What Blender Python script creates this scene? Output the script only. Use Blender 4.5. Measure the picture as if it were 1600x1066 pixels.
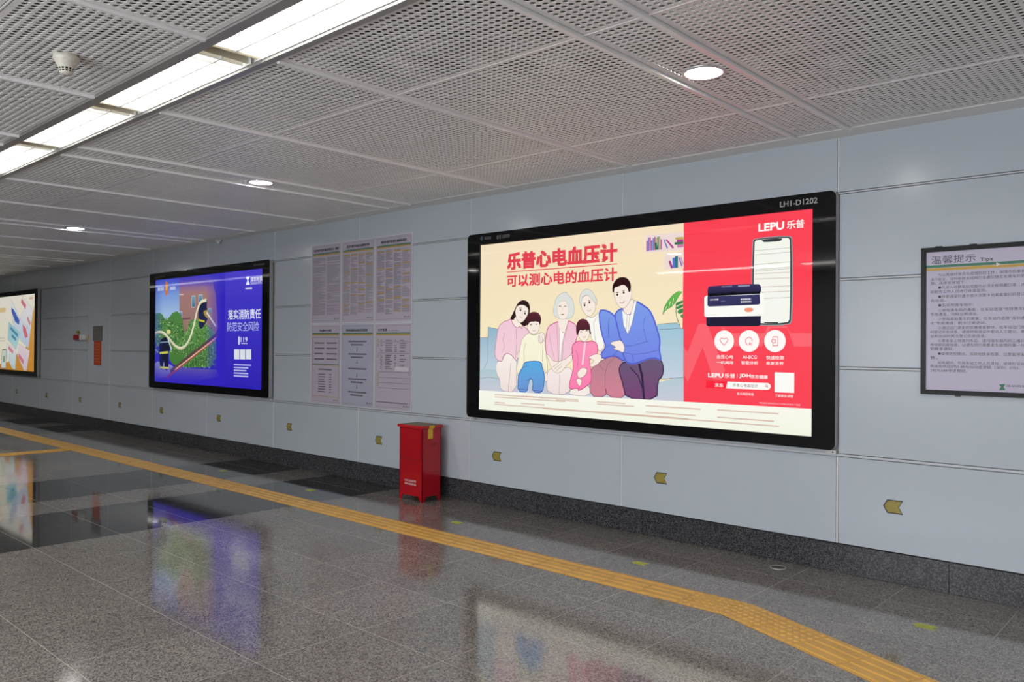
import bpy, bmesh, math, random
from mathutils import Matrix, Vector
random.seed(7)
scene = bpy.context.scene
for o in list(bpy.data.objects):
    bpy.data.objects.remove(o)
C = scene.collection

# ------------------------------------------------------------------ camera, world, exposure
FPX, YAW, PITCH, ROLL = 1260.58, math.radians(42.4031), math.radians(0.3043), math.radians(0.4014)
CAM = Vector((0.0, -5.8035, 1.6))
_f = Vector((-math.sin(YAW)*math.cos(PITCH), math.cos(YAW)*math.cos(PITCH), math.sin(PITCH)))
_r = Vector((math.cos(YAW), math.sin(YAW), 0))
_u = _r.cross(_f)
RIGHT = _r*math.cos(ROLL) + _u*math.sin(ROLL)
UP = _u*math.cos(ROLL) - _r*math.sin(ROLL)
FWD = _f
cd = bpy.data.cameras.new('camera')
cd.sensor_width = 36.0
cd.lens = 36.0*FPX/1600.0
cd.clip_start = 0.05
cam = bpy.data.objects.new('camera', cd)
C.objects.link(cam)
M = Matrix(((RIGHT.x, UP.x, -FWD.x), (RIGHT.y, UP.y, -FWD.y), (RIGHT.z, UP.z, -FWD.z)))
cam.matrix_world = Matrix.Translation(CAM) @ M.to_4x4()
scene.camera = cam

world = bpy.data.worlds.new('world')
scene.world = world
world.use_nodes = True
world.node_tree.nodes['Background'].inputs[0].default_value = (0.5, 0.55, 0.6, 1)
world.node_tree.nodes['Background'].inputs[1].default_value = 0.02
vs = scene.view_settings
vs.view_transform = 'Standard'
vs.look = 'None'
vs.exposure = 0.0
vs.gamma = 1.0
vs.use_curve_mapping = False
scene.cycles.max_bounces = 8
scene.cycles.diffuse_bounces = 4
scene.cycles.glossy_bounces = 4
scene.cycles.transparent_max_bounces = 12
scene.cycles.sample_clamp_indirect = 4.0

# light of the hall: rows of ceiling luminaires that run on behind and beside the camera
ZC = 3.10
TUBE = 38.0
def area(name, loc, sx, sy, power, color=(1, 0.97, 0.92), spread=180):
    l = bpy.data.lights.new(name, 'AREA')
    l.shape = 'RECTANGLE'; l.size = sx; l.size_y = sy
    l.energy = power; l.color = color; l.spread = math.radians(spread)
    o = bpy.data.objects.new(name, l); o.location = loc
    C.objects.link(o)
    return o
ROW_W = 40.0
for k in range(5):
    area('ceiling_row_lamp', (-7.5 + k*3.0, -8.4, ZC - 0.02), 2.7, 0.29, ROW_W)
# added fill lights, unseen behind the camera, to brighten back wall and ceiling
for x0, pw in ((-3.70, 165.0), (0.15, 105.0), (4.00, 12.0)):
    o = area('opposite_fill_light', (x0, -9.70, 1.75), 3.5, 1.9, pw, (0.93, 0.96, 1.0))
    o.rotation_euler = (math.radians(90), 0, 0)
for x0 in (-13.6, -16.6, -19.6, -22.6):
    area('ceiling_row_lamp', (x0, -3.70, ZC + 0.05), 2.7, 0.26, 26.0)
for x0 in (1.6, 4.6):
    area('ceiling_row_lamp', (x0, -3.70, ZC + 0.05), 2.7, 0.26, ROW_W)
for x0 in (2.38, -2.205, -6.79, -11.375, -15.96):
    area('ceiling_spot_lamp', (x0, -5.60, ZC - 0.02), 0.19, 0.19, 4.0)

# ------------------------------------------------------------------ helpers
def s2l(c):
    r = []
    for v in c[:3]:
        v = v/255.0
        r.append(v/12.92 if v <= 0.04045 else ((v+0.055)/1.055)**2.4)
    return tuple(r)

def ray(px, py):
    return FWD + RIGHT*((px-800)/FPX) - UP*((py-533)/FPX)
def onwall(px, py, y=0.0):
    d = ray(px, py); t = (y - CAM.y)/d.y
    p = CAM + d*t
    return p.x, p.z

def wloc(o):
    v = Vector((0, 0, 0))
    while o is not None:
        v += o.location; o = o.parent
    return v

class MB:
    def __init__(s):
        s.v = []; s.f = []; s.c = []; s.sm = []
    def face(s, pts, col=None, smooth=False):
        b = len(s.v); s.v += [tuple(p) for p in pts]
        s.f.append(tuple(range(b, b+len(pts)))); s.c.append(col); s.sm.append(smooth)
    def box(s, x0, x1, y0, y1, z0, z1):
        b = len(s.v)
        s.v += [(x0,y0,z0),(x1,y0,z0),(x1,y1,z0),(x0,y1,z0),(x0,y0,z1),(x1,y0,z1),(x1,y1,z1),(x0,y1,z1)]
        for f in ((0,3,2,1),(4,5,6,7),(0,1,5,4),(1,2,6,5),(2,3,7,6),(3,0,4,7)):
            s.f.append(tuple(b+i for i in f)); s.c.append(None); s.sm.append(False)
        return s
    def hexa(s, bot, top):
        b = len(s.v); n = len(bot); s.v += [tuple(p) for p in bot] + [tuple(p) for p in top]
        s.f.append(tuple(b+i for i in reversed(range(n)))); s.f.append(tuple(b+n+i for i in range(n)))
        s.c += [None, None]; s.sm += [False, False]
        for i in range(n):
            j = (i+1) % n
            s.f.append((b+i, b+j, b+n+j, b+n+i)); s.c.append(None); s.sm.append(False)
        return s
    def cyl(s, p0, p1, r0, r1=None, n=16, cap=True, smooth=True):
        r1 = r0 if r1 is None else r1
        p0 = Vector(p0); p1 = Vector(p1); a = (p1-p0).normalized()
        t = a.orthogonal().normalized(); w = a.cross(t)
        b = len(s.v)
        for p, r in ((p0, r0), (p1, r1)):
            for i in range(n):
                q = 2*math.pi*i/n
                s.v.append(tuple(p + t*(r*math.cos(q)) + w*(r*math.sin(q))))
        for i in range(n):
            j = (i+1) % n
            s.f.append((b+i, b+j, b+n+j, b+n+i)); s.c.append(None); s.sm.append(smooth)
        if cap:
            s.f.append(tuple(b+i for i in reversed(range(n)))); s.f.append(tuple(b+n+i for i in range(n)))
            s.c += [None, None]; s.sm += [False, False]
        return s
    def lathe(s, cx, cy, prof, n=32):
        b = len(s.v)
        for r, z in prof:
            for i in range(n):
                q = 2*math.pi*i/n
                s.v.append((cx+r*math.cos(q), cy+r*math.sin(q), z))
        for k in range(len(prof)-1):
            for i in range(n):
                j = (i+1) % n
                s.f.append((b+k*n+i, b+k*n+j, b+(k+1)*n+j, b+(k+1)*n+i)); s.c.append(None); s.sm.append(True)
        return s
    def mesh(s, name, off=(0, 0, 0)):
        me = bpy.data.meshes.new(name)
        ox, oy, oz = off
        me.from_pydata([(x-ox, y-oy, z-oz) for x, y, z in s.v], [], s.f)
        if any(c is not None for c in s.c):
            at = me.color_attributes.new('Col', 'FLOAT_COLOR', 'CORNER')
            k = 0; data = []
            for f, c in zip(s.f, s.c):
                for i in range(len(f)):
                    cc = (0.5, 0.5, 0.5) if c is None else (c[i] if isinstance(c[0], (tuple, list)) else c)
                    data += [cc[0], cc[1], cc[2], cc[3] if len(cc) > 3 else 1.0]
            at.data.foreach_set('color', data)
        me.polygons.foreach_set('use_smooth', s.sm)
        me.update()
        return me
    def build(s, name, mat, parent=None, bevel=0):
        off = wloc(parent) if parent is not None else (0, 0, 0)
        me = s.mesh(name, off)
        return link(name, me, mat, parent, bevel)

def link(name, me, mat=None, parent=None, bevel=0, loc=None):
    if mat is not None and not me.materials:
        me.materials.append(mat)
    o = bpy.data.objects.new(name, me)
    C.objects.link(o)
    if parent is not None:
        o.parent = parent
    if loc is not None:
        o.location = loc
    if bevel:
        b = o.modifiers.new('bevel', 'BEVEL'); b.width = bevel; b.segments = 2; b.limit_method = 'ANGLE'
    return o

def bevel_mesh(me, w, seg=1):
    bm = bmesh.new(); bm.from_mesh(me)
    bmesh.ops.bevel(bm, geom=list(bm.edges), offset=w, segments=seg, affect='EDGES', profile=0.5)
    bm.to_mesh(me); bm.free()
    return me

def tag(o, label=None, cat=None, group=None, kind=None):
    if label: o['label'] = label
    if cat: o['category'] = cat
    if group: o['group'] = group
    if kind: o['kind'] = kind
    return o
def thing(name, loc, label, cat, group=None):
    o = bpy.data.objects.new(name, None)
    o.location = loc; o.empty_display_size = 0.1
    C.objects.link(o)
    return tag(o, label, cat, group)
def copy_tree(o, parent=None):
    c = o.copy(); C.objects.link(c); c.parent = parent
    for ch in o.children:
        copy_tree(ch, c)
    return c

# ------------------------------------------------------------------ materials (all procedural)
def mat(name, col, rough=0.5, metal=0.0, spec=0.5, emit=None, es=0.0, noise=None, bump=None, coat=0.0):
    m = bpy.data.materials.new(name); m.use_nodes = True
    nt = m.node_tree; b = nt.nodes['Principled BSDF']
    b.inputs['Base Color'].default_value = (*col, 1)
    b.inputs['Roughness'].default_value = rough
    b.inputs['Metallic'].default_value = metal
    b.inputs['Specular IOR Level'].default_value = spec
    b.inputs['Coat Weight'].default_value = coat
    if emit:
        b.inputs['Emission Color'].default_value = (*emit, 1); b.inputs['Emission Strength'].default_value = es
    if noise or bump:
        tc = nt.nodes.new('ShaderNodeTexCoord')
    if noise:   # (scale, amount, detail)
        n = nt.nodes.new('ShaderNodeTexNoise'); n.inputs['Scale'].default_value = noise[0]; n.inputs['Detail'].default_value = noise[2]
        nt.links.new(tc.outputs['Object'], n.inputs['Vector'])
        r = nt.nodes.new('ShaderNodeMapRange')
        r.inputs['From Min'].default_value = 0.25; r.inputs['From Max'].default_value = 0.75
        r.inputs['To Min'].default_value = 1-noise[1]; r.inputs['To Max'].default_value = 1+noise[1]
        nt.links.new(n.outputs['Fac'], r.inputs['Value'])
        mx = nt.nodes.new('ShaderNodeMix'); mx.data_type = 'RGBA'; mx.blend_type = 'MULTIPLY'
        mx.inputs[0].default_value = 1.0; mx.inputs[6].default_value = (*col, 1)
        nt.links.new(r.outputs['Result'], mx.inputs[7]); nt.links.new(mx.outputs[2], b.inputs['Base Color'])
    if bump:    # (scale, strength)
        n2 = nt.nodes.new('ShaderNodeTexNoise'); n2.inputs['Scale'].default_value = bump[0]
        nt.links.new(tc.outputs['Object'], n2.inputs['Vector'])
        bp = nt.nodes.new('ShaderNodeBump'); bp.inputs['Strength'].default_value = bump[1]; bp.inputs['Distance'].default_value = 0.01
        nt.links.new(n2.outputs['Fac'], bp.inputs['Height']); nt.links.new(bp.outputs['Normal'], b.inputs['Normal'])
    return m

def granite(name, c0, c1, c2, rough, scale=160.0, spec=0.5, patch=0.12, gen='Object'):
    m = bpy.data.materials.new(name); m.use_nodes = True
    nt = m.node_tree; b = nt.nodes['Principled BSDF']; L = nt.links.new
    geo = nt.nodes.new('ShaderNodeNewGeometry')
    v = nt.nodes.new('ShaderNodeTexVoronoi'); v.inputs['Scale'].default_value = scale
    L(geo.outputs['Position'], v.inputs['Vector'])
    sep = nt.nodes.new('ShaderNodeSeparateColor'); L(v.outputs['Color'], sep.inputs['Color'])
    cr = nt.nodes.new('ShaderNodeValToRGB'); cr.color_ramp.interpolation = 'LINEAR'
    e = cr.color_ramp.elements
    e[0].position = 0.05; e[0].color = (*c0, 1); e[1].position = 0.95; e[1].color = (*c2, 1)
    k = e.new(0.45); k.color = (*c1, 1)
    L(sep.outputs['Red'], cr.inputs['Fac'])
    n = nt.nodes.new('ShaderNodeTexNoise'); n.inputs['Scale'].default_value = 1.3; n.inputs['Detail'].default_value = 3
    L(geo.outputs['Position'], n.inputs['Vector'])
    info = nt.nodes.new('ShaderNodeObjectInfo')
    add = nt.nodes.new('ShaderNodeMath'); add.operation = 'ADD'
    L(n.outputs['Fac'], add.inputs[0]); L(info.outputs['Random'], add.inputs[1])
    r = nt.nodes.new('ShaderNodeMapRange'); r.inputs['From Min'].default_value = 0.3; r.inputs['From Max'].default_value = 1.7
    r.inputs['To Min'].default_value = 1-patch; r.inputs['To Max'].default_value = 1+patch
    L(add.outputs[0], r.inputs['Value'])
    mx = nt.nodes.new('ShaderNodeMix'); mx.data_type = 'RGBA'; mx.blend_type = 'MULTIPLY'; mx.inputs[0].default_value = 1
    L(cr.outputs['Color'], mx.inputs[6]); L(r.outputs['Result'], mx.inputs[7]); L(mx.outputs[2], b.inputs['Base Color'])
    n3 = nt.nodes.new('ShaderNodeTexNoise'); n3.inputs['Scale'].default_value = 2.2; n3.inputs['Detail'].default_value = 4
    L(geo.outputs['Position'], n3.inputs['Vector'])
    r3 = nt.nodes.new('ShaderNodeMapRange'); r3.inputs['To Min'].default_value = rough*0.75; r3.inputs['To Max'].default_value = rough*1.35
    r3.inputs['From Min'].default_value = 0.3; r3.inputs['From Max'].default_value = 0.7
    L(n3.outputs['Fac'], r3.inputs['Value']); L(r3.outputs['Result'], b.inputs['Roughness'])
    b.inputs['Specular IOR Level'].default_value = spec
    return m

def attr_mat(name, emis=None, soft=False):
    m = bpy.data.materials.new(name); m.use_nodes = True
    nt = m.node_tree; b = nt.nodes['Principled BSDF']; L = nt.links.new
    a = nt.nodes.new('ShaderNodeVertexColor'); a.layer_name = 'Col'
    if emis is None:
        L(a.outputs['Color'], b.inputs['Base Color']); b.inputs['Roughness'].default_value = 0.45
    else:
        em = nt.nodes.new('ShaderNodeEmission'); em.inputs['Strength'].default_value = emis
        L(a.outputs['Color'], em.inputs['Color'])
        tr = nt.nodes.new('ShaderNodeBsdfTransparent'); mx = nt.nodes.new('ShaderNodeMixShader')   # print density
        L(a.outputs['Alpha'], mx.inputs[0]); L(tr.outputs[0], mx.inputs[1]); L(em.outputs[0], mx.inputs[2])
        L((mx if soft else em).outputs[0], nt.nodes['Material Output'].inputs['Surface'])
    return m

def pane_mat(name):
    m = bpy.data.materials.new(name); m.use_nodes = True
    nt = m.node_tree; L = nt.links.new
    tr = nt.nodes.new('ShaderNodeBsdfTransparent'); gl = nt.nodes.new('ShaderNodeBsdfGlossy')
    gl.inputs['Roughness'].default_value = 0.02
    fr = nt.nodes.new('ShaderNodeFresnel')
    ge = nt.nodes.new('ShaderNodeNewGeometry'); mr = nt.nodes.new('ShaderNodeMapRange')   # same reflectance from either side of the sheet
    mr.inputs['To Min'].default_value = 1.33; mr.inputs['To Max'].default_value = 1/1.33
    L(ge.outputs['Backfacing'], mr.inputs['Value']); L(mr.outputs['Result'], fr.inputs['IOR'])
    mx = nt.nodes.new('ShaderNodeMixShader')
    L(fr.outputs[0], mx.inputs[0]); L(tr.outputs[0], mx.inputs[1]); L(gl.outputs[0], mx.inputs[2])
    L(mx.outputs[0], nt.nodes['Material Output'].inputs['Surface'])
    return m

MT = {}
MT['panel'] = mat('white_enamel_panel', (0.50, 0.555, 0.615), 0.20, noise=(1.1, 0.03, 3), spec=0.25)
MT['joint'] = mat('aluminium_joint', (0.55, 0.58, 0.62), 0.35, spec=0.5)
MT['vjoint'] = mat('bright_aluminium_joint', (0.70, 0.72, 0.75), 0.3, spec=0.6)
MT['backing'] = mat('dark_wall_backing', (0.03, 0.03, 0.033), 0.8)
MT['plinth'] = granite('dark_plinth_granite', (0.010, 0.010, 0.012), (0.030, 0.030, 0.034), (0.12, 0.12, 0.13), 0.20, 190, spec=0.3)
MT['tile'] = granite('beige_floor_granite', (0.070, 0.063, 0.057), (0.185, 0.170, 0.156), (0.310, 0.288, 0.266), 0.085, 150, spec=0.6)
MT['dark_tile'] = granite('black_floor_granite', (0.015, 0.015, 0.016), (0.035, 0.035, 0.036), (0.085, 0.085, 0.085), 0.05, 170, spec=0.6)
MT['grout'] = mat('pale_grout', (0.36, 0.335, 0.305), 0.6)
MT['tactile'] = mat('yellow_tactile', (0.60, 0.34, 0.07), 0.38, noise=(6, 0.14, 4))
MT['ceil'] = mat('white_ceiling_metal', (0.88, 0.87, 0.86), 0.42, noise=(0.7, 0.04, 3))
MT['ceil_bar'] = mat('white_ceiling_bar', (0.96, 0.955, 0.96), 0.25)
MT['void'] = mat('dark_ceiling_void', (0.03, 0.03, 0.03), 0.9)
MT['grey_metal'] = mat('grey_trough_metal', (0.36, 0.355, 0.35), 0.35, metal=0.3)
MT['white_refl'] = mat('white_reflector', (0.88, 0.88, 0.86), 0.4)
MT['louvre'] = mat('satin_louvre', (0.80, 0.80, 0.80), 0.3, metal=0.2)
MT['tube'] = mat('lit_fluorescent_tube', (0.9, 0.9, 0.9), 0.5, emit=(1.0, 0.965, 0.91), es=TUBE)
MT['cream'] = mat('cream_plastic', (0.78, 0.72, 0.55), 0.4)
MT['ivory'] = mat('ivory_plastic', (0.74, 0.71, 0.61), 0.4)
MT['black'] = mat('black_slot', (0.012, 0.012, 0.014), 0.5)
MT['lens'] = mat('lit_downlight_lens', (0.9, 0.9, 0.9), 0.5, emit=(1.0, 0.98, 0.94), es=100.0)
MT['silver'] = mat('silver_trim', (0.62, 0.62, 0.63), 0.3, metal=0.6)
MT['bezel'] = mat('black_glass_bezel', (0.006, 0.006, 0.007), 0.04, spec=0.28)
MT['housing'] = mat('grey_box_housing', (0.44, 0.44, 0.46), 0.35)
MT['bracket'] = mat('white_bracket', (0.62, 0.62, 0.60), 0.45)
MT['black_frame'] = mat('black_board_frame', (0.008, 0.008, 0.010), 0.25, spec=0.12)
MT['red'] = mat('red_gloss_paint', (0.42, 0.004, 0.012), 0.18, noise=(3, 0.08, 3), coat=0.2)
MT['red_lid'] = mat('red_lid_paint', (0.50, 0.010, 0.018), 0.3)
MT['dust'] = mat('dusty_brown_top', (0.22, 0.16, 0.10), 0.6, noise=(14, 0.25, 4))
MT['yellow'] = mat('yellow_sticker', (0.78, 0.48, 0.03), 0.45)
MT['white_paint'] = mat('white_lettering', (0.80, 0.78, 0.76), 0.5)
MT['gold'] = mat('gold_sticker', (0.33, 0.27, 0.055), 0.4, noise=(160, 0.25, 2))
MT['stk_edge'] = mat('dark_sticker_border', (0.04, 0.04, 0.035), 0.5)
MT['lime'] = mat('lime_floor_sticker', (0.42, 0.46, 0.05), 0.5)
MT['red_plastic'] = mat('red_plastic', (0.30, 0.01, 0.012), 0.35)
MT['white_plastic'] = mat('white_plastic', (0.75, 0.75, 0.75), 0.4)
MT['orange'] = mat('orange_red_sign', (0.50, 0.055, 0.012), 0.5)
MT['dim_sign'] = mat('grey_sign', (0.16, 0.15, 0.145), 0.4, noise=(20, 0.3, 4))
MT['lit'] = attr_mat('backlit_print', 1.0)
MT['paper'] = attr_mat('paper_print')
MT['lit_soft'] = attr_mat('backlit_soft_print', 1.0, True)
MT['glass'] = pane_mat('cover_glass')
MT['plain_wall'] = mat('plain_hall_wall', (0.62, 0.64, 0.66), 0.4, noise=(0.8, 0.03, 2))
MT['drain'] = mat('dull_metal', (0.12, 0.11, 0.10), 0.4, metal=0.4)

XL, XR, YF = -30.0, 8.0, -9.8        # extent of the hall

# ------------------------------------------------------------------ floor
floor = MB().box(XL, XR, YF, 0.05, -0.08, -0.0006).build('floor', MT['grout'])
tag(floor, 'polished granite floor of beige tiles with black bands', None, None, 'structure')
TX, TY, X0, Y0 = 0.658, 0.654, -1.037, -0.40
GAP = 0.0042
def is_dark(i):           # i: tile counted to the left from X0
    return i in (9, 10, 12, 13, 22, 23, 25, 26, 35, 36)
def proj(p):
    d = Vector(p) - CAM; z = d.dot(FWD)
    if z < 0.1: return None
    return 800+FPX*d.dot(RIGHT)/z, 533-FPX*d.dot(UP)/z, z
tiles = []
rows = [(-0.40, 0.016)] + [(-0.40-TY*(k+1), -0.40-TY*k) for k in range(15)]
for i in range(-14, 45):
    xa = X0 - TX*(i+1); xb = X0 - TX*i
    for ya, yb in rows:
        c = proj(((xa+xb)/2, (ya+yb)/2, 0))
        s = 0
        if c and -150 < c[0] < 1750 and c[1] < 1240:
            s = (yb-ya)/c[2]**3
        tiles.append((s, xa, xb, ya, yb, is_dark(i)))
tiles.sort(reverse=True)
shared = {}
rest = {False: MB(), True: MB()}
for n, (s, xa, xb, ya, yb, dk) in enumerate(tiles):
    g = GAP/2
    if n < 299 and s > 0:
        key = (round(yb-ya, 3), dk)
        if key not in shared:
            w, h = (xb-xa)/2-g, (yb-ya)/2-g
            me = MB().box(-w, w, -h, h, -0.02, 0.0).mesh('floor_tile')
            me.materials.append(MT['dark_tile' if dk else 'tile'])
            shared[key] = me
        link('floor_tile', shared[key], None, floor, loc=((xa+xb)/2, (ya+yb)/2, 0))
    else:
        rest[dk].box(xa+g, xb-g, ya+g, yb-g, -0.02, 0.0)
for dk, b in rest.items():
    if b.v:
        tag(b.build('distant_floor_tiling', MT['dark_tile' if dk else 'tile'], floor), kind='stuff')

# tactile paving
def bar_tile():
    b = MB().box(-0.1485, 0.1485, -0.1485, 0.1485, 0.0004, 0.0035)
    for k in range(4):
        y = -0.1125 + 0.075*k
        b.hexa([(-0.142, y-0.019, 0.0034), (0.142, y-0.019, 0.0034), (0.142, y+0.019, 0.0034), (-0.142, y+0.019, 0.0034)],
               [(-0.136, y-0.012, 0.0085), (0.136, y-0.012, 0.0085), (0.136, y+0.012, 0.0085), (-0.136, y+0.012, 0.0085)])
    return b.mesh('bar_tile')
def dot_tile():
    b = MB().box(-0.1485, 0.1485, -0.1485, 0.1485, 0.0004, 0.0035)
    for i in range(6):
        for j in range(6):
            b.cyl((-0.125+0.05*i, -0.125+0.05*j, 0.0034), (-0.125+0.05*i, -0.125+0.05*j, 0.0088), 0.0175, 0.0115, n=10, smooth=False)
    return b.mesh('dot_tile')
BT, DT = bar_tile(), dot_tile()
BT.materials.append(MT['tactile']); DT.materials.append(MT['tactile'])
tp = thing('tactile_paving', (-2.33, -1.235, 0), 'yellow tactile paving strip running along the floor beside the wall', 'tactile paving')
def tt(me, x, y, rz=0.0):
    o = link('tactile_tile', me, None, tp, loc=(x+2.33, y+1.235, 0)); o.rotation_euler = (0, 0, rz); return o
yc = -1.235
tt(DT, -2.485, yc)
for k in range(1, 72):
    x = -2.485 - 0.3*k
    junction = abs(x + 12.985) < 0.16
    tt(DT if junction else BT, x, yc)
ang = math.radians(-21.6)
ux, uy = math.cos(ang), math.sin(ang)
for k in range(11):
    d = 0.165 + 0.3*k
    o = tt(DT if k < 2 else BT, -2.33 + ux*d, -1.225 + uy*d, ang)
    if k == 0: o.location.z = 0.0003
wd = MB().hexa([(-2.334, -1.29, 0.0004), (-2.262, -1.0925, 0.0004), (-2.334, -1.0865, 0.0004)], [(-2.334, -1.29, 0.0034), (-2.262, -1.0925, 0.0034), (-2.334, -1.0865, 0.0034)])
for q in ((-2.305, -1.110), (-2.316, -1.155), (-2.322, -1.20)):
    wd.cyl((q[0], q[1], 0.0033), (q[0], q[1], 0.0088), 0.0165, 0.011, n=10, smooth=False)
wd.build('tactile_wedge', MT['tactile'], tp)
for k in range(1, 14):
    tt(BT, -12.985, yc - 0.3*k, math.pi/2)

# floor arrow stickers and drain cover
def arrow_pts(w, h, n=0.28):
    return [(-w/2, 0), (-w/2+n*w*0.75, h/2), (w/2, h/2), (w/2-n*w*0.75, 0), (w/2, -h/2), (-w/2+n*w*0.75, -h/2)]
fl_lab = {-1.37: 'lime arrow sticker on the floor nearest the camera, in front of the tips board wall',
          -3.31: 'lime arrow sticker on the floor in front of the family advert, by the beige tiles',
          -5.26: 'lime arrow sticker on the floor just right of the red cabinet',
          -7.58: 'lime arrow sticker on the black floor band left of the red cabinet',
          -9.50: 'lime arrow sticker on the black floor band below the blue light box'}
for x, lab in fl_lab.items():
    pts = arrow_pts(0.13, 0.075)
    b = MB().hexa([(x+p[0], -0.765-p[1], 0.0004) for p in reversed(pts)], [(x+p[0], -0.765-p[1], 0.0016) for p in reversed(pts)])
    b.v = [(v[0], v[1], v[2]) for v in b.v]
    o = b.build('floor_arrow_sticker', MT['lime'])
    tag(o, lab, 'sticker', 'lime arrow stickers on the floor')
dr = thing('floor_drain_cover', (-2.52, -0.165, 0), 'small round drain cover set in the floor by the dark plinth', 'drain cover')
MB().cyl((-2.52, -0.165, 0.0003), (-2.52, -0.165, 0.0022), 0.055, n=24).build('cover_plate', MT['drain'], dr)
MB().lathe(-2.52, -0.165, [(0.05, 0.0022), (0.05, 0.0035), (0.058, 0.0035), (0.058, 0.0004)], 24).build('rim', MT['silver'], dr)

# ------------------------------------------------------------------ back wall of enamel panels
wall = MB().box(XL, XR, 0.034, 0.30, -0.08, 3.7).build('wall_back', MT['backing'])
tag(wall, 'white enamel panel wall with thin joints', None, None, 'structure')
VX = [6.96, 5.12, 3.28, 1.44, -0.31, -2.16, -4.01, -5.88, -7.745, -9.595, -11.44, -13.30, -15.05, -16.80, -18.62, -20.47, -22.32, -24.17, -26.02, -27.87, -29.7]
ZR = [(0.213, 0.824), (0.849, 1.444), (1.466, 2.073), (2.094, 2.689), (2.708, 3.10)]
def wall_panel(x0, x1, z0, z1):
    w, h = (x1-x0)/2, (z1-z0)/2
    me = bevel_mesh(MB().box(-w, w, 0.0, 0.03, -h, h).mesh('wall_panel'), 0.0018)
    link('wall_panel', me, MT['panel'], wall, loc=((x0+x1)/2, 0, (z0+z1)/2))
BOXES = [(-5.865, -2.155), (-13.285, -9.625), (-22.40, -18.655)]
for a, b in zip(VX[1:], VX[:-1]):
    for r, (z0, z1) in enumerate(ZR):
        xa, xb = a+0.009, b-0.009
        mid = (a+b)/2
        if 1 <= r <= 3 and any(p-0.1 < mid < q+0.1 for p, q in BOXES):
            continue
        if a == -16.80 and 1 <= r <= 3:
            wall_panel(xa, -16.075, z0, z1)
            if r == 1: wall_panel(-16.068, xb, 0.849, 2.689)
            continue
        wall_panel(xa, xb, z0, z1)
for (x0, x1) in BOXES:                       # recess plates behind the light boxes
    MB().box(x0-0.02, x1+0.005, 0.022, 0.034, 0.82, 2.71).build('recess_plate', MT['joint'], wall)
hz = [(0.824, 0.849), (1.444, 1.466), (2.073, 2.094), (2.689, 2.708)]
for k, (z0, z1) in enumerate(hz):
    segs = [(XL, XR)]
    if k in (1, 2):
        segs = [(XL, -16.07), (-15.06, XR)]
        for p, q in BOXES:
            segs = [t for s in segs for t in (((s[0], p), (q, s[1])) if s[0] < p and s[1] > q else (s,))]
    for s0, s1 in segs:
        if s1-s0 < 0.05: continue
        MB().box(s0, s1, 0.003, 0.034, z0+0.0045, z1-0.0045).build('joint_strip', MT['joint'], wall)
for x in VX:
    if x < XL: continue
    inside = any(p-0.05 < x < q+0.05 for p, q in BOXES)
    cover = [(0.213, 0.824), (2.708, 3.10)] if inside else [(0.213, 3.10)]
    for z0, z1 in cover:
        MB().box(x-0.0065, x+0.0065, 0.0015, 0.032, z0, z1).build('vertical_joint_strip', MT['vjoint'], wall)

plinth = MB().box(XL, XR, 0.026, 0.034, 0.0, 0.205).build('baseboard_back', MT['backing'])
tag(plinth, 'dark speckled granite plinth below the panels', None, None, 'structure')
px0 = XR; k = 0
while px0 > XL:
    px1 = px0 - 1.18
    link('plinth_slab', bevel_mesh(MB().box(px1+0.0012, px0-0.0012, 0.012, 0.026, 0.001, 0.203).mesh('plinth_slab'), 0.001), MT['plinth'], plinth)
    px0 = px1

for nm, b in (('wall_front', (XL, XR, YF-0.2, YF, 0.0, 3.7)), ('wall_left', (XL-0.2, XL, YF, 0.3, 0.0, 3.7)), ('wall_right', (XR, XR+0.2, YF, 0.3, 0.0, 3.7))):
    tag(MB().box(*b).build(nm, MT['plain_wall']), 'plain pale wall closing the hall', None, None, 'structure')

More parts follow.
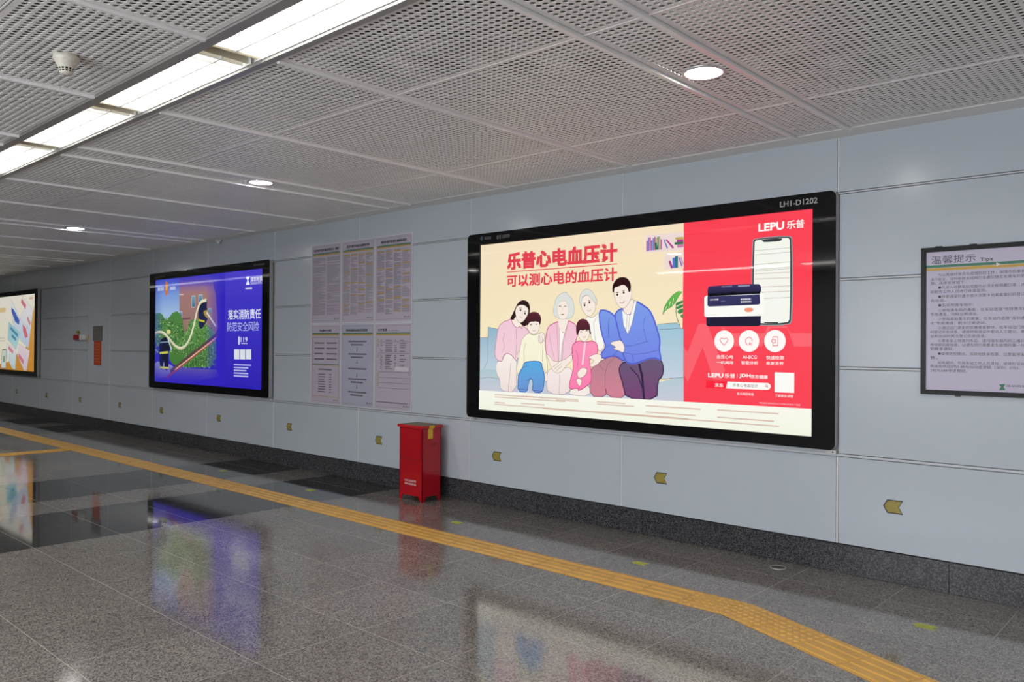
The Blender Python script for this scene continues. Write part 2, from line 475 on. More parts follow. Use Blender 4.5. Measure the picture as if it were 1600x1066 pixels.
# ------------------------------------------------------------------ ceiling of perforated trays
ceil = MB().box(XL, XR, YF, 0.30, 3.52, 3.70).build('ceiling', MT['void'])
tag(ceil, 'perforated white metal tray ceiling', None, None, 'structure')
PITCH_H, RH, THK = 0.040, 0.0150, 0.0042
def perforated(w, h):
    """tray w x h, centred at the origin, underside at z = 0, square grid of round holes with their rims"""
    nx = int((w-0.028)//PITCH_H); ny = int((h-0.028)//PITCH_H)
    mx, my = (w-nx*PITCH_H)/2, (h-ny*PITCH_H)/2
    v = []; f = []; N = 8
    idx = {}
    def corner(i, j):
        if (i, j) not in idx:
            idx[(i, j)] = len(v); v.append((-w/2+mx+i*PITCH_H, -h/2+my+j*PITCH_H, 0))
        return idx[(i, j)]
    for i in range(nx):
        for j in range(ny):
            q = [corner(i, j), corner(i+1, j), corner(i+1, j+1), corner(i, j+1)]
            cx = -w/2+mx+(i+.5)*PITCH_H; cy = -h/2+my+(j+.5)*PITCH_H
            b = len(v)
            for z in (0.0, THK):
                for k in range(N):
                    t = 2*math.pi*(k+0.5)/N
                    v.append((cx+RH*math.cos(t), cy+RH*math.sin(t), z))
            # octagon vertices by quadrant: k=0,1 -> NE(q2); 2,3 -> NW(q3); 4,5 -> SW(q0); 6,7 -> SE(q1)
            own = [q[2], q[2], q[3], q[3], q[0], q[0], q[1], q[1]]
            for k in range(N):
                n = (k+1) % N
                if own[k] == own[n]:
                    f.append((own[k], b+k, b+n))
                else:
                    f.append((own[k], b+k, b+n, own[n]))
                f.append((b+k, b+N+k, b+N+n, b+n))
    # solid margin and turned-up rim
    o = len(v)
    v += [(-w/2, -h/2, 0), (w/2, -h/2, 0), (w/2, h/2, 0), (-w/2, h/2, 0)]
    ix0, ix1, iy0, iy1 = -w/2+mx, w/2-mx, -h/2+my, h/2-my
    i_ = len(v); v += [(ix0, iy0, 0), (ix1, iy0, 0), (ix1, iy1, 0), (ix0, iy1, 0)]
    t_ = len(v); v += [(-w/2, -h/2, 0.03), (w/2, -h/2, 0.03), (w/2, h/2, 0.03), (-w/2, h/2, 0.03)]
    for k in range(4):
        n = (k+1) % 4
        f.append((o+k, i_+k, i_+n, o+n)); f.append((o+k, o+n, t_+n, t_+k))
    me = bpy.data.meshes.new('ceiling_panel'); me.from_pydata(v, [], f); me.update()
    me.materials.append(MT['ceil'])
    return me
BAR = [-2.02]
bars = []
x = -2.015 + 4.585*2
while x > -30:
    bars += [x, x-0.37, x-0.37-1.405, x-0.37-2.81]
    x -= 4.585
bars = [b for b in bars if -30 < b < 8]
rowsC = [(-1.02, -0.215), (-2.70, -1.02), (-3.505, -2.70), (-4.68, -3.905), (-6.37, -4.69), (-7.17, -6.37)]
trays = {}
BW = 0.030
for a, b in zip(bars[1:], bars[:-1]):
    for (ya, yb) in rowsC:
        w = round(b-a-BW-0.002, 3); h = round(yb-ya-0.010, 3)
        if b < -24: continue
        key = (w, h)
        if key not in trays: trays[key] = perforated(w, h)
        link('ceiling_panel', trays[key], None, ceil, loc=((a+b)/2, (ya+yb)/2, ZC))
for b in bars:
    if b < -24: continue
    for ya, yb in ((-3.50, -0.20), (-7.17, -3.905)):
        m = MB().box(b-BW/2, b+BW/2-0.005, ya, yb, ZC-0.018, ZC+0.025)
        m.build('ceiling_bar', MT['ceil_bar'], ceil)
for y in (-1.02, -2.70, -4.685, -6.37):
    MB().box(-24, XR, y-0.0035, y+0.0035, ZC-0.002, ZC+0.02).build('seam_strip', MT['ceil_bar'], ceil)
MB().box(XL, XR, -0.205, 0.002, ZC-0.004, ZC+0.02).build('edge_trim', MT['ceil'], ceil)
MB().box(XL, -24, -7.17, -0.205, ZC, ZC+0.02).build('plain_soffit', MT['ceil'], ceil)
MB().box(XL, XR, YF, -7.175, ZC, ZC+0.02).build('plain_soffit', MT['ceil'], ceil)
# trough rails
MB().box(XL, XR, -3.905, -3.845, ZC-0.012, ZC+0.06).build('trough_rail', MT['grey_metal'], ceil)
MB().box(XL, XR, -3.553, -3.512, ZC-0.012, ZC+0.06).build('trough_rail', MT['grey_metal'], ceil)
MB().box(XL, XR, -3.51, -3.498, ZC-0.006, ZC+0.02).build('trough_lip', MT['ceil_bar'], ceil)
MB().box(XL, XR, -3.85, -3.55, ZC+0.20, ZC+0.22).build('trough_top', MT['grey_metal'], ceil)

# fluorescent luminaires in the trough
def luminaire(xc, label):
    L2 = 0.715
    t = thing('fluorescent_luminaire', (xc, -3.70, ZC), label, 'light fixture', 'fluorescent luminaires in the ceiling trough')
    ya, yb = -3.842, -3.556
    h = MB()
    h.box(xc-L2, xc+L2, ya, yb, ZC+0.115, ZC+0.12)
    h.box(xc-L2, xc+L2, ya, ya+0.003, ZC+0.005, ZC+0.115)
    h.box(xc-L2, xc+L2, yb-0.003, yb, ZC+0.005, ZC+0.115)
    h.build('reflector', MT['white_refl'], t)
    for s in (-1, 1):
        MB().box(xc+s*(L2-0.03)-0.004, xc+s*(L2-0.03)+0.004, ya+0.004, yb-0.004, ZC+0.012, ZC+0.112).build('end_plate', MT['cream'], t)
        MB().cyl((xc-L2+0.11, -3.70+0.07*s, ZC+0.075), (xc+L2-0.11, -3.70+0.07*s, ZC+0.075), 0.014, n=12).build('tube', MT['tube'], t)
    MB().hexa([(xc-L2+0.04, -3.703, ZC+0.006), (xc+L2-0.04, -3.703, ZC+0.006), (xc+L2-0.04, -3.697, ZC+0.006), (xc-L2+0.04, -3.697, ZC+0.006)],
              [(xc-L2+0.04, -3.712, ZC+0.05), (xc+L2-0.04, -3.712, ZC+0.05), (xc+L2-0.04, -3.688, ZC+0.05), (xc-L2+0.04, -3.688, ZC+0.05)]).build('louvre_spine', MT['louvre'], t)
    n = 16
    bl = MB().hexa([(-0.0012, -0.136, 0.006), (0.0012, -0.136, 0.006), (0.0012, 0.136, 0.006), (-0.0012, 0.136, 0.006)],
                   [(-0.006, -0.136, 0.045), (0.006, -0.136, 0.045), (0.006, 0.136, 0.045), (-0.006, 0.136, 0.045)]).mesh('louvre_blade')
    for k in range(n):
        link('louvre_blade', bl, MT['louvre'], t, loc=(-L2+0.075+(2*L2-0.15)*k/(n-1), 0, 0))
    return t
lum = {-0.285: 'lit fluorescent luminaire of the ceiling trough beyond the top of the picture',
       -1.75: 'lit fluorescent luminaire of the ceiling trough running out of the top edge',
       -3.215: 'lit fluorescent luminaire at the top centre, nearest length of the ceiling trough',
       -4.68: 'lit fluorescent luminaire of the ceiling trough right of the smoke detector',
       -6.145: 'lit fluorescent luminaire of the ceiling trough between two dark gaps at upper left',
       -7.61: 'lit fluorescent luminaire of the ceiling trough cut by the left edge',
       -9.075: 'lit fluorescent luminaire of the ceiling trough just beyond the left edge',
       -10.54: 'lit fluorescent luminaire of the ceiling trough farther beyond the left edge',
       -12.005: 'lit fluorescent luminaire of the ceiling trough farthest beyond the left edge'}
for xc, lab in lum.items():
    luminaire(xc, lab)

# downlights
for x, lab in ((-2.205, 'large round lit downlight in the narrow ceiling strip above the family advert'),
               (-6.79, 'round lit downlight in the narrow ceiling strip before the notices'),
               (-11.40, 'small distant round lit downlight above the blue light box'),
               (-15.96, 'farthest round lit downlight in the ceiling at the left edge')):
    t = thing('downlight', (x, -1.85, ZC), lab, 'downlight', 'round downlights in the ceiling')
    MB().lathe(x, -1.85, [(0.100, ZC+0.002), (0.100, ZC-0.006), (0.118, ZC-0.006), (0.120, ZC), (0.120, ZC+0.01)], 40).build('trim_ring', MT['silver'], t)
    MB().cyl((x, -1.85, ZC-0.004), (x, -1.85, ZC+0.012), 0.100, n=40).build('lens', MT['lens'], t)

# smoke detector
sx, sy = -4.575, -4.27
sd = thing('smoke_detector', (sx, sy, ZC), 'cream smoke detector hanging from the perforated ceiling at upper left', 'smoke detector')
MB().lathe(sx, sy, [(0.0, ZC+0.001), (0.062, ZC), (0.064, ZC-0.018), (0.060, ZC-0.028)], 32).build('base', MT['ivory'], sd)
bd = MB().lathe(sx, sy, [(0.060, ZC-0.026), (0.055, ZC-0.034), (0.040, ZC-0.060), (0.037, ZC-0.066)], 32).build('body', MT['ivory'], sd)
MB().lathe(sx, sy, [(0.0345, ZC-0.060), (0.030, ZC-0.086), (0.0, ZC-0.086)], 32).build('sensing_chamber', MT['black'], sd)
for k in range(12):
    a = 2*math.pi*k/12
    r0, r1 = 0.037, 0.030
    w = 0.0028
    ca, sa = math.cos(a), math.sin(a)
    q = lambda r, s, z: (sx+r*ca-s*sa, sy+r*sa+s*ca, z)
    MB().hexa([q(r1-0.002, -w, ZC-0.086), q(r1+0.002, -w, ZC-0.086), q(r1+0.002, w, ZC-0.086), q(r1-0.002, w, ZC-0.086)],
              [q(r0-0.003, -w, ZC-0.064), q(r0+0.001, -w, ZC-0.064), q(r0+0.001, w, ZC-0.064), q(r0-0.003, w, ZC-0.064)]).build('vent_rib', MT['ivory'], sd)
MB().lathe(sx, sy, [(0.0345, ZC-0.075), (0.036, ZC-0.077), (0.0335, ZC-0.079)], 32).build('vent_ring', MT['ivory'], sd)
MB().lathe(sx, sy, [(0.032, ZC-0.086), (0.033, ZC-0.090), (0.024, ZC-0.098), (0.0, ZC-0.099)], 32).build('cap', MT['ivory'], sd)

# little white sensor under the ceiling edge
se = thing('ceiling_sensor', (-11.03, -0.05, ZC), 'tiny white sensor at the ceiling edge above the blue light box', 'sensor')
MB().box(-11.06, -11.0, -0.08, -0.02, ZC-0.03, ZC-0.004).build('base', MT['white_plastic'], se, 0.004)
MB().lathe(-11.03, -0.05, [(0.0, ZC-0.062), (0.018, ZC-0.056), (0.024, ZC-0.044), (0.024, ZC-0.029)], 20).build('dome', MT['white_plastic'], se)

# ------------------------------------------------------------------ printed graphics: flat shapes and lettering
def chaikin(p, n):
    for _ in range(n):
        q = []
        for i in range(len(p)):
            a, b = p[i], p[(i+1) % len(p)]
            q += [(0.75*a[0]+0.25*b[0], 0.75*a[1]+0.25*b[1]), (0.25*a[0]+0.75*b[0], 0.25*a[1]+0.75*b[1])]
        p = q
    return p
TXT = {}
def text_mesh(s):
    key = s
    if key not in TXT:
        c = bpy.data.curves.new('lettering', 'FONT'); c.body = s; c.resolution_u = 2
        o = bpy.data.objects.new('lettering', c)
        me = bpy.data.meshes.new_from_object(o)
        v = [(p.co.x, p.co.y) for p in me.vertices]; f = [tuple(p.vertices) for p in me.polygons]
        bpy.data.meshes.remove(me); bpy.data.objects.remove(o); bpy.data.curves.remove(c)
        TXT[key] = (v, f)
    return TXT[key]
def crop(x0, y0, sc):
    return lambda p: (x0+p[0]/sc, y0+p[1]/sc)
STEP = 0.00005
class Art:
    """flat print on a plane y = const; points come in photo pixels (or in wall metres with conv=None)"""
    def __init__(s, y):
        s.y = y; s.k = 1; s.mb = MB(); s.cv = None
    def use(s, cv): s.cv = cv; return s
    def w(s, p):
        if s.cv is None: return p
        q = s.cv(p); return onwall(q[0], q[1], s.y)
    def raw(s, pts, cols):
        y = s.y - s.k*STEP
        s.mb.face([(x, y, z) for x, z in pts], cols)
    def poly(s, pts, col, col2=None, sm=0, edge=None, ew=0.006, lines=None, lw=0.0028, horiz=False):
        p = [s.w(q) for q in pts]
        if sm: p = chaikin(p, sm)
        a = s2l(col)
        if col2 is None: cols = a
        else:
            b = s2l(col2); i = 0 if horiz else 1
            lo = min(q[i] for q in p); hi = max(q[i] for q in p)
            cols = []
            for q in p:
                t = (q[i]-lo)/(hi-lo+1e-9)
                if not horiz: t = 1-t
                cols.append(tuple(a[k]*(1-t)+b[k]*t for k in range(3)))
        s.raw(p, cols); s.k += 1
        if edge: s.strip(p+[p[0]], s2l(edge), ew); s.k += 1
        if lines: s.strip(p+[p[0]], s2l(lines), lw); s.k += 1
        return s
    def fade(s, pts, col, al):
        c = s2l(col); s.raw([s.w(q) for q in pts], [(*c, a) for a in al]); s.k += 1
        return s
    def strip(s, p, col, w):
        for a, b in zip(p[:-1], p[1:]):
            dx, dz = b[0]-a[0], b[1]-a[1]; l = math.hypot(dx, dz)
            if l < 1e-6: continue
            nx, nz = -dz/l*w/2, dx/l*w/2; ex, ez = dx/l*w*0.25, dz/l*w*0.25
            s.raw([(a[0]+nx-ex, a[1]+nz-ez), (a[0]-nx-ex, a[1]-nz-ez), (b[0]-nx+ex, b[1]-nz+ez), (b[0]+nx+ex, b[1]+nz+ez)], col)
    def line(s, pts, col, w=0.0028, sm=0):
        p = [s.w(q) for q in pts]
        for _ in range(sm):
            q = [p[0]]
            for a, b in zip(p[:-1], p[1:]):
                q += [(0.75*a[0]+0.25*b[0], 0.75*a[1]+0.25*b[1]), (0.25*a[0]+0.75*b[0], 0.25*a[1]+0.75*b[1])]
            p = q+[p[-1]]
        s.strip(p, s2l(col), w); s.k += 1
        return s
    def disc(s, c, rx, rz, col, n=20, lines=None, lw=0.003):
        x, z = s.w(c)
        p = [(x+rx*math.cos(2*math.pi*i/n), z+rz*math.sin(2*math.pi*i/n)) for i in range(n)]
        s.raw(p, s2l(col)); s.k += 1
        if lines: s.strip(p+[p[0]], s2l(lines), lw); s.k += 1
        return s
    def text(s, body, tl, br, col, bold=0.0):
        """lettering fitted between the top-left and the bottom-right corner"""
        x0, z1 = s.w(tl); x1, z0 = s.w(br)
        v, f = text_mesh(body)
        if not v: return s
        ax = min(q[0] for q in v); bx_ = max(q[0] for q in v); ay = min(q[1] for q in v); by = max(q[1] for q in v)
        c = s2l(col)
        kx, kz = (x1-x0)/(bx_-ax), (z1-z0)/(by-ay+1e-9)
        e = bold*1.1
        for dx, dz in (((0, 0), (e, e), (-e, e), (e, -e), (-e, -e)) if e else ((0, 0),)):   # heavier strokes by overprinting
            y = s.y - s.k*STEP
            P = [(x0+(q[0]-ax+dx)*kx, y, z0+(q[1]-ay+dz)*kz) for q in v]
            for t in f: s.mb.face([P[i] for i in t], c)
            s.k += 1
        return s
    def marks(s, tl, tr, rows_, h, col, gap=0.006, fill=0.85, seed=1):
        """rows of tiny print too small to read, one dash for each glyph"""
        rnd = random.Random(seed)
        a = s.w(tl); b = s.w(tr); c = s2l(col)
        for r in range(rows_):
            x = a[0]; z = a[1]-r*(h+gap)
            end = a[0]+(b[0]-a[0])*(1 if rnd.random() < fill else 0.4+0.5*rnd.random())
            while x < end:
                w = h*(0.6+0.5*rnd.random())
                s.raw([(x, z-h), (min(x+w, end), z-h), (min(x+w, end), z), (x, z)], c)
                x += w*1.28
        s.k += 1
        return s
    def flush(s, name, parent, m, kind=None):
        o = s.mb.build(name, m, parent); s.mb = MB()
        if kind: o['kind'] = kind
        return o

# ------------------------------------------------------------------ light boxes
DEP = 0.060
def light_box(x0, x1, z0, z1, sx0, sx1, sz0, sz1, label, rad, bg, bg2):
    t = thing('light_box', ((x0+x1)/2, 0, z0), label, 'light box', 'wall light boxes')
    # housing
    def ring(inset, y, r, n=6):
        pts = []
        xa, xb, za, zb = x0+inset, x1-inset, z0+inset, z1-inset
        for cx, cz, a0 in ((xb-r, za+r, -90), (xb-r, zb-r, 0), (xa+r, zb-r, 90), (xa+r, za+r, 180)):
            for k in range(n+1):
                a = math.radians(a0+90*k/n); pts.append((cx+r*math.cos(a), y, cz+r*math.sin(a)))
        return pts
    h = MB(); R0 = ring(0, -0.0015, rad); R1 = ring(0, -DEP+0.004, rad); n = len(R0)
    for i in range(n):
        j = (i+1) % n
        h.face([R0[i], R0[j], R1[j], R1[i]], None)
    h.face(R0, None)
    h.build('housing', MT['housing'], t)
    # bezel: flat black ring with a rounded outline around a square opening
    b = MB(); F = ring(0.0005, -DEP, rad); G = ring(0, -DEP+0.005, rad)
    inner = [(sx1, -DEP, sz0), (sx1, -DEP, sz1), (sx0, -DEP, sz1), (sx0, -DEP, sz0)]
    m = n//4
    for q in range(4):
        for i in range(m):
            a = q*m+i; c = (a+1) % n
            if i < m-1:
                b.face([F[a], F[c], inner[q]], None)
            else:
                b.face([F[a], F[c], inner[(q+1) % 4], inner[q]], None)
    for i in range(n):
        j = (i+1) % n
        b.face([F[i], G[i], G[j], F[j]], None)
    for q in range(4):
        p0, p1 = inner[q], inner[(q+1) % 4]
        b.face([p0, p1, (p1[0], -DEP+0.02, p1[2]), (p0[0], -DEP+0.02, p0[2])], None)
    b.build('bezel', MT['bezel'], t)
    ps = Art(-DEP+0.016)
    ps.k = 0
    ps.poly([(sx0-0.004, sz0-0.004), (sx1+0.004, sz0-0.004), (sx1+0.004, sz1+0.004), (sx0-0.004, sz1+0.004)], bg, bg2)
    p = ps.flush('poster', t, MT['lit'])
    MB().box(sx0+0.001, sx1-0.001, -DEP+0.0006, -DEP+0.0026, sz0+0.001, sz1-0.001).build('glass_pane', MT['glass'], t)
    for bx in (x0+0.045, x1-0.035):
        br = MB().box(bx-0.032, bx+0.032, -0.035, -0.001, z0-0.026, z0-0.002).build('bracket', MT['bracket'], t)
        MB().cyl((bx+0.012, -0.0345, z0-0.014), (bx+0.012, -0.037, z0-0.014), 0.006, n=10).build('bolt', MT['black'], br)
    return t, p
YP = -DEP+0.016

# --- right: blood pressure monitor advert
t, p = light_box(-5.865, -2.155, 0.872, 2.715, -5.692, -2.322, 0.958, 2.600,
                 'wide light box advert of a family on a sofa beside a red panel', 0.045, (249, 228, 196), (252, 243, 200))
A = Art(YP).use(None)
P = crop(0, 0, 1)
K = crop(720, 430, 4.442)       # family crop
K2 = crop(720, 340, 4.442)      # headline crop
K3 = crop(1090, 360, 6.6625)    # device crop
K4 = crop(1040, 480, 4.636)     # lower red crop
K5 = crop(1060, 510, 7.273)
INK = (105, 88, 82)
A.use(P)
A.poly([(1068.5, 340), (1280, 318), (1280, 645), (1065, 631)], (255, 66, 84)); A.flush('red_panel', p, MT['lit'])
LR = (255, 100, 112)
A.use(K4)
A.poly([(130, 290), (160, 325), (240, 120), (300, 120), (430, 460), (400, 525), (345, 525), (268, 290), (160, 545), (120, 460)], LR)
A.poly([(400, 140), (480, 190), (720, 190), (740, 140), (880, 140), (905, 190), (1072, 190), (1072, 285), (930, 285), (880, 150), (760, 150), (700, 285), (470, 285)], LR)
A.flush('letter_pattern', p, MT['lit'])
# sofa
A.use(K)
SB, SB2 = (150, 184, 206), (196, 214, 226)
A.poly([(112, 435), (190, 432), (190, 360), (262, 376), (420, 420), (470, 660), (112, 660)], SB, SB2, lines=INK)
A.poly([(1365, 340), (1500, 331), (1522, 352), (1525, 372), (1546, 372), (1546, 720), (1350, 720)], (158, 200, 218), (200, 212, 226), lines=INK)
A.poly([(112, 655), (210, 650), (270, 665), (640, 730), (1100, 760), (1380, 742), (1546, 702), (1546, 885), (112, 802)], (178, 206, 214), (205, 205, 220))
A.line([(112, 720), (200, 708), (272, 722)], INK); A.line([(1385, 730), (1460, 716), (1546, 712)], INK)
A.line([(190, 362), (186, 600), (160, 650)], INK); A.line([(1378, 376), (1460, 374), (1540, 366)], INK)
A.flush('printed_sofa', p, MT['lit'])
# shelf and books, plant
A.use(K2)
A.poly([(1285, 125), (1548, 100), (1548, 225), (1285, 245)], (240, 220, 216)); A.poly([(1415, 250), (1548, 238), (1548, 352), (1415, 362)], (240, 222, 214))
rb = random.Random(3)
xb = 1288
for c in ((150, 70, 150), (110, 110, 200), (190, 80, 150), (70, 90, 170), (120, 110, 190), (150, 90, 120), (200, 170, 110), (40, 110, 100), (180, 170, 110), (190, 90, 160)):
    h = rb.choice((70, 85, 92)); A.poly([(xb, 232-0.1*(xb-1288)), (xb+9, 231-0.1*(xb-1288)), (xb+9, 231-h-0.1*(xb-1288)), (xb, 232-h-0.1*(xb-1288))], c); xb += 11
A.poly([(1420, 155), (1430, 150), (1482, 208), (1470, 216)], (185, 70, 140)); A.poly([(1405, 150), (1412, 148), (1440, 212), (1430, 215)], (110, 120, 200))
A.poly([(1345, 178), (1358, 172), (1368, 220), (1352, 226)], (40, 110, 80))
A.poly([(1490, 138), (1546, 134), (1546, 152), (1490, 154)], (190, 170, 90)); A.poly([(1500, 154), (1546, 152), (1546, 170), (1500, 172)], (170, 60, 150)); A.poly([(1484, 172), (1546, 168), (1546, 185), (1484, 190)], (60, 110, 80)); A.poly([(1500, 190), (1546, 186), (1546, 205), (1505, 210)], (205, 120, 170))
A.poly([(1442, 305), (1455, 298), (1475, 350), (1460, 355)], (175, 60, 140)); A.poly([(1470, 280), (1488, 278), (1488, 350), (1470, 351)], (90, 120, 205)); A.poly([(1488, 268), (1508, 266), (1508, 349), (1488, 350)], (50, 115, 130)); A.poly([(1512, 278), (1520, 276), (1540, 335), (1530, 340)], (140, 110, 190)); A.poly([(1526, 278), (1532, 276), (1546, 320), (1546, 335)], (180, 110, 170))
A.flush('printed_bookshelf', p, MT['lit'])
A.use(K)
A.poly([(1402, 275), (1412, 225), (1440, 175), (1475, 135), (1510, 112), (1538, 116), (1512, 150), (1490, 190), (1462, 222), (1440, 232), (1418, 250)], (112, 190, 84), (70, 165, 70), lines=(80, 140, 60))
for a, b in (((1420, 240), (1432, 215)), ((1445, 225), (1455, 185)), ((1470, 205), (1478, 160))): A.line([a, b], (235, 238, 190), 0.006)
for k, q in enumerate((((1490, 195), (1545, 172), (1545, 192), (1495, 215)), ((1494, 222), (1545, 198), (1545, 222), (1500, 240)), ((1502, 246), (1545, 226), (1545, 262), (1512, 272)), ((1525, 278), (1545, 268), (1545, 300), (1530, 296)))):
    A.poly(list(q), (58, 140, 80), sm=1)
A.line([(1500, 190), (1492, 240), (1500, 300), (1520, 345)], (60, 120, 70), 0.006, sm=1)
A.flush('printed_plant', p, MT['lit'])
SK, SK2 = (252, 238, 226), (250, 228, 212)
def eyes(l, r, closed, s=1.0):
    for e in (l, r):
        if closed: A.line([(e[0]-8*s, e[1]+2), (e[0], e[1]-2), (e[0]+8*s, e[1]+2)], (70, 50, 50), 0.006)
        else:
            A.disc(e, 0.011*s, 0.013*s, (50, 40, 42), 10); A.line([(e[0]-11*s, e[1]-13), (e[0]+8*s, e[1]-15)], (80, 60, 60), 0.005)
def mouth(a, b, c, w=0.004): A.line([a, b, c], (190, 110, 110), w, sm=1)
# woman in pink shirt
PK, PKE = (246, 204, 220), (232, 160, 196)
A.poly([(338, 312), (360, 270), (378, 232), (395, 195), (420, 175), (445, 173), (468, 186), (482, 215), (481, 255), (470, 300), (458, 350), (440, 357), (422, 345), (400, 320), (372, 310)], (46, 28, 30), sm=2)
A.poly([(250, 600), (290, 595), (302, 560), (325, 538), (352, 552), (388, 590), (388, 650), (385, 812), (275, 806), (272, 720), (250, 690), (244, 640)], (252, 246, 236), (244, 226, 222), sm=1, lines=INK)
A.line([(350, 610), (340, 700), (330, 808)], INK)
A.poly([(385, 285), (400, 322), (418, 335), (414, 372), (385, 362), (358, 330), (374, 300)], SK, sm=1)
A.poly([(335, 312), (350, 304), (362, 340), (392, 372), (412, 352), (428, 378), (428, 346), (468, 382), (478, 410), (432, 440), (416, 480), (410, 530), (392, 580), (388, 598), (370, 575), (345, 548), (312, 543), (292, 568), (288, 602), (252, 592), (234, 548), (245, 470), (255, 400), (265, 355), (295, 325)], PK, (248, 214, 222), sm=1, edge=PKE, ew=0.0077, lines=INK)
A.line([(385, 372), (388, 470), (382, 575)], INK); A.line([(305, 400), (295, 450), (305, 500), (285, 540)], INK)
A.poly([(383, 230), (395, 214), (418, 205), (448, 210), (470, 232), (472, 258), (456, 296), (432, 326), (412, 332), (395, 318), (385, 290), (379, 258)], SK, sm=2, lines=INK)
A.poly([(390, 572), (398, 535), (420, 515), (438, 525), (441, 545), (425, 560), (405, 584)], SK, sm=1, lines=INK)
eyes((416, 243), (447, 266), False, 0.9); mouth((410, 285), (422, 300), (432, 298)); A.line([(433, 262), (428, 285)], (225, 190, 175), 0.003)
A.flush('printed_figure', p, MT['lit'])
# boy
A.poly([(385, 775), (390, 700), (402, 690), (404, 765)], SK, sm=1, lines=INK); A.poly([(578, 700), (592, 668), (606, 700), (598, 742), (580, 738)], SK, sm=1, lines=INK)
A.poly([(475, 403), (490, 412), (512, 417), (535, 408), (552, 403), (572, 430), (590, 480), (592, 545), (606, 640), (600, 682), (578, 668), (568, 600), (440, 602), (432, 650), (396, 692), (388, 650), (402, 580), (406, 555), (416, 480), (430, 440), (455, 413)], (253, 250, 224), (250, 244, 214), sm=1, lines=INK)
A.line([(452, 470), (440, 520), (442, 600)], INK); A.line([(572, 470), (570, 540), (568, 600)], INK)
A.poly([(440, 606), (500, 597), (560, 602), (566, 640), (580, 680), (582, 730), (570, 818), (497, 812), (505, 742), (488, 713), (470, 748), (465, 813), (398, 808), (397, 722), (410, 672), (435, 637)], (92, 176, 230), (112, 150, 214), sm=1, edge=(62, 130, 205), ew=0.0088, lines=(60, 80, 130))
A.line([(400, 790), (465, 796)], (50, 70, 120)); A.line([(497, 800), (570, 806)], (50, 70, 120)); A.line([(488, 713), (455, 735)], (50, 70, 120)); A.line([(435, 640), (470, 628), (470, 604)], (50, 80, 130))
A.poly([(462, 345), (470, 335), (490, 322), (515, 322), (540, 318), (550, 345), (546, 375), (535, 402), (510, 416), (488, 406), (472, 385), (460, 368)], SK, sm=2, lines=INK)
A.poly([(454, 335), (460, 290), (480, 262), (510, 253), (540, 262), (558, 285), (559, 325), (549, 352), (544, 322), (530, 326), (518, 318), (505, 326), (492, 320), (478, 330), (468, 346), (460, 352)], (92, 42, 50), (60, 28, 34), sm=1)
eyes((489, 345), (527, 341), True, 0.8); mouth((500, 383), (510, 388), (522, 382))
A.poly([(538, 442), (545, 410), (560, 397), (580, 404), (586, 432), (578, 458), (562, 472), (546, 470)], SK, sm=1, lines=INK)
for a, b in (((552, 420), (546, 462)), ((562, 425), (556, 470)), ((572, 428), (568, 468))): A.line([a, b], INK)
A.flush('printed_figure', p, MT['lit'])
# grandfather, behind the girl
A.poly([(910, 640), (960, 612), (985, 590), (1060, 558), (1132, 600), (1112, 630), (1132, 760), (1148, 852), (1020, 846), (1005, 770), (1012, 848), (893, 838), (905, 700)], (186, 134, 146), (214, 132, 152), sm=1, edge=(170, 98, 122), ew=0.0077, lines=INK)
A.line([(1068, 575), (1020, 620), (1005, 680), (1005, 770)], INK); A.line([(955, 620), (995, 660)], INK)
A.poly([(868, 302), (885, 285), (905, 300), (940, 280), (962, 250), (972, 300), (988, 400), (1002, 490), (960, 542), (950, 475), (912, 455), (902, 400), (888, 330)], (254, 252, 244), sm=1, lines=INK)
A.line([(945, 290), (925, 330), (930, 420), (945, 480)], INK)
BL, BLE = (128, 160, 238), (100, 116, 226)
A.poly([(962, 246), (1000, 243), (1040, 258), (1075, 290), (1092, 330), (1106, 420), (1112, 480), (1142, 570), (1136, 604), (1085, 560), (1045, 562), (985, 582), (972, 548), (1012, 498), (990, 440), (968, 350)], BL, (112, 130, 228), sm=1, edge=BLE, ew=0.0143, lines=(60, 60, 130))
A.line([(1032, 300), (1025, 360), (1030, 440)], (60, 70, 150)); A.line([(1012, 498), (1045, 482), (1100, 520), (1060, 556)], (70, 75, 170))
A.poly([(838, 215), (838, 175), (855, 146), (885, 138), (915, 163), (937, 195), (940, 230), (925, 265), (900, 291), (875, 283), (855, 256), (843, 232)], SK, sm=2, lines=INK)
A.poly([(940, 165), (948, 168), (948, 195), (938, 215), (934, 190)], SK, sm=1, lines=INK)
A.poly([(830, 205), (825, 165), (835, 125), (860, 100), (885, 95), (912, 110), (932, 140), (942, 165), (940, 198), (926, 184), (906, 158), (882, 138), (852, 146), (838, 180), (840, 218)], (226, 228, 222), sm=1, lines=(150, 150, 148))
eyes((862, 209), (896, 188), False, 0.9); mouth((880, 246), (896, 252), (908, 238)); A.line([(878, 212), (886, 232)], (220, 180, 165), 0.003)
A.flush('printed_figure', p, MT['lit'])
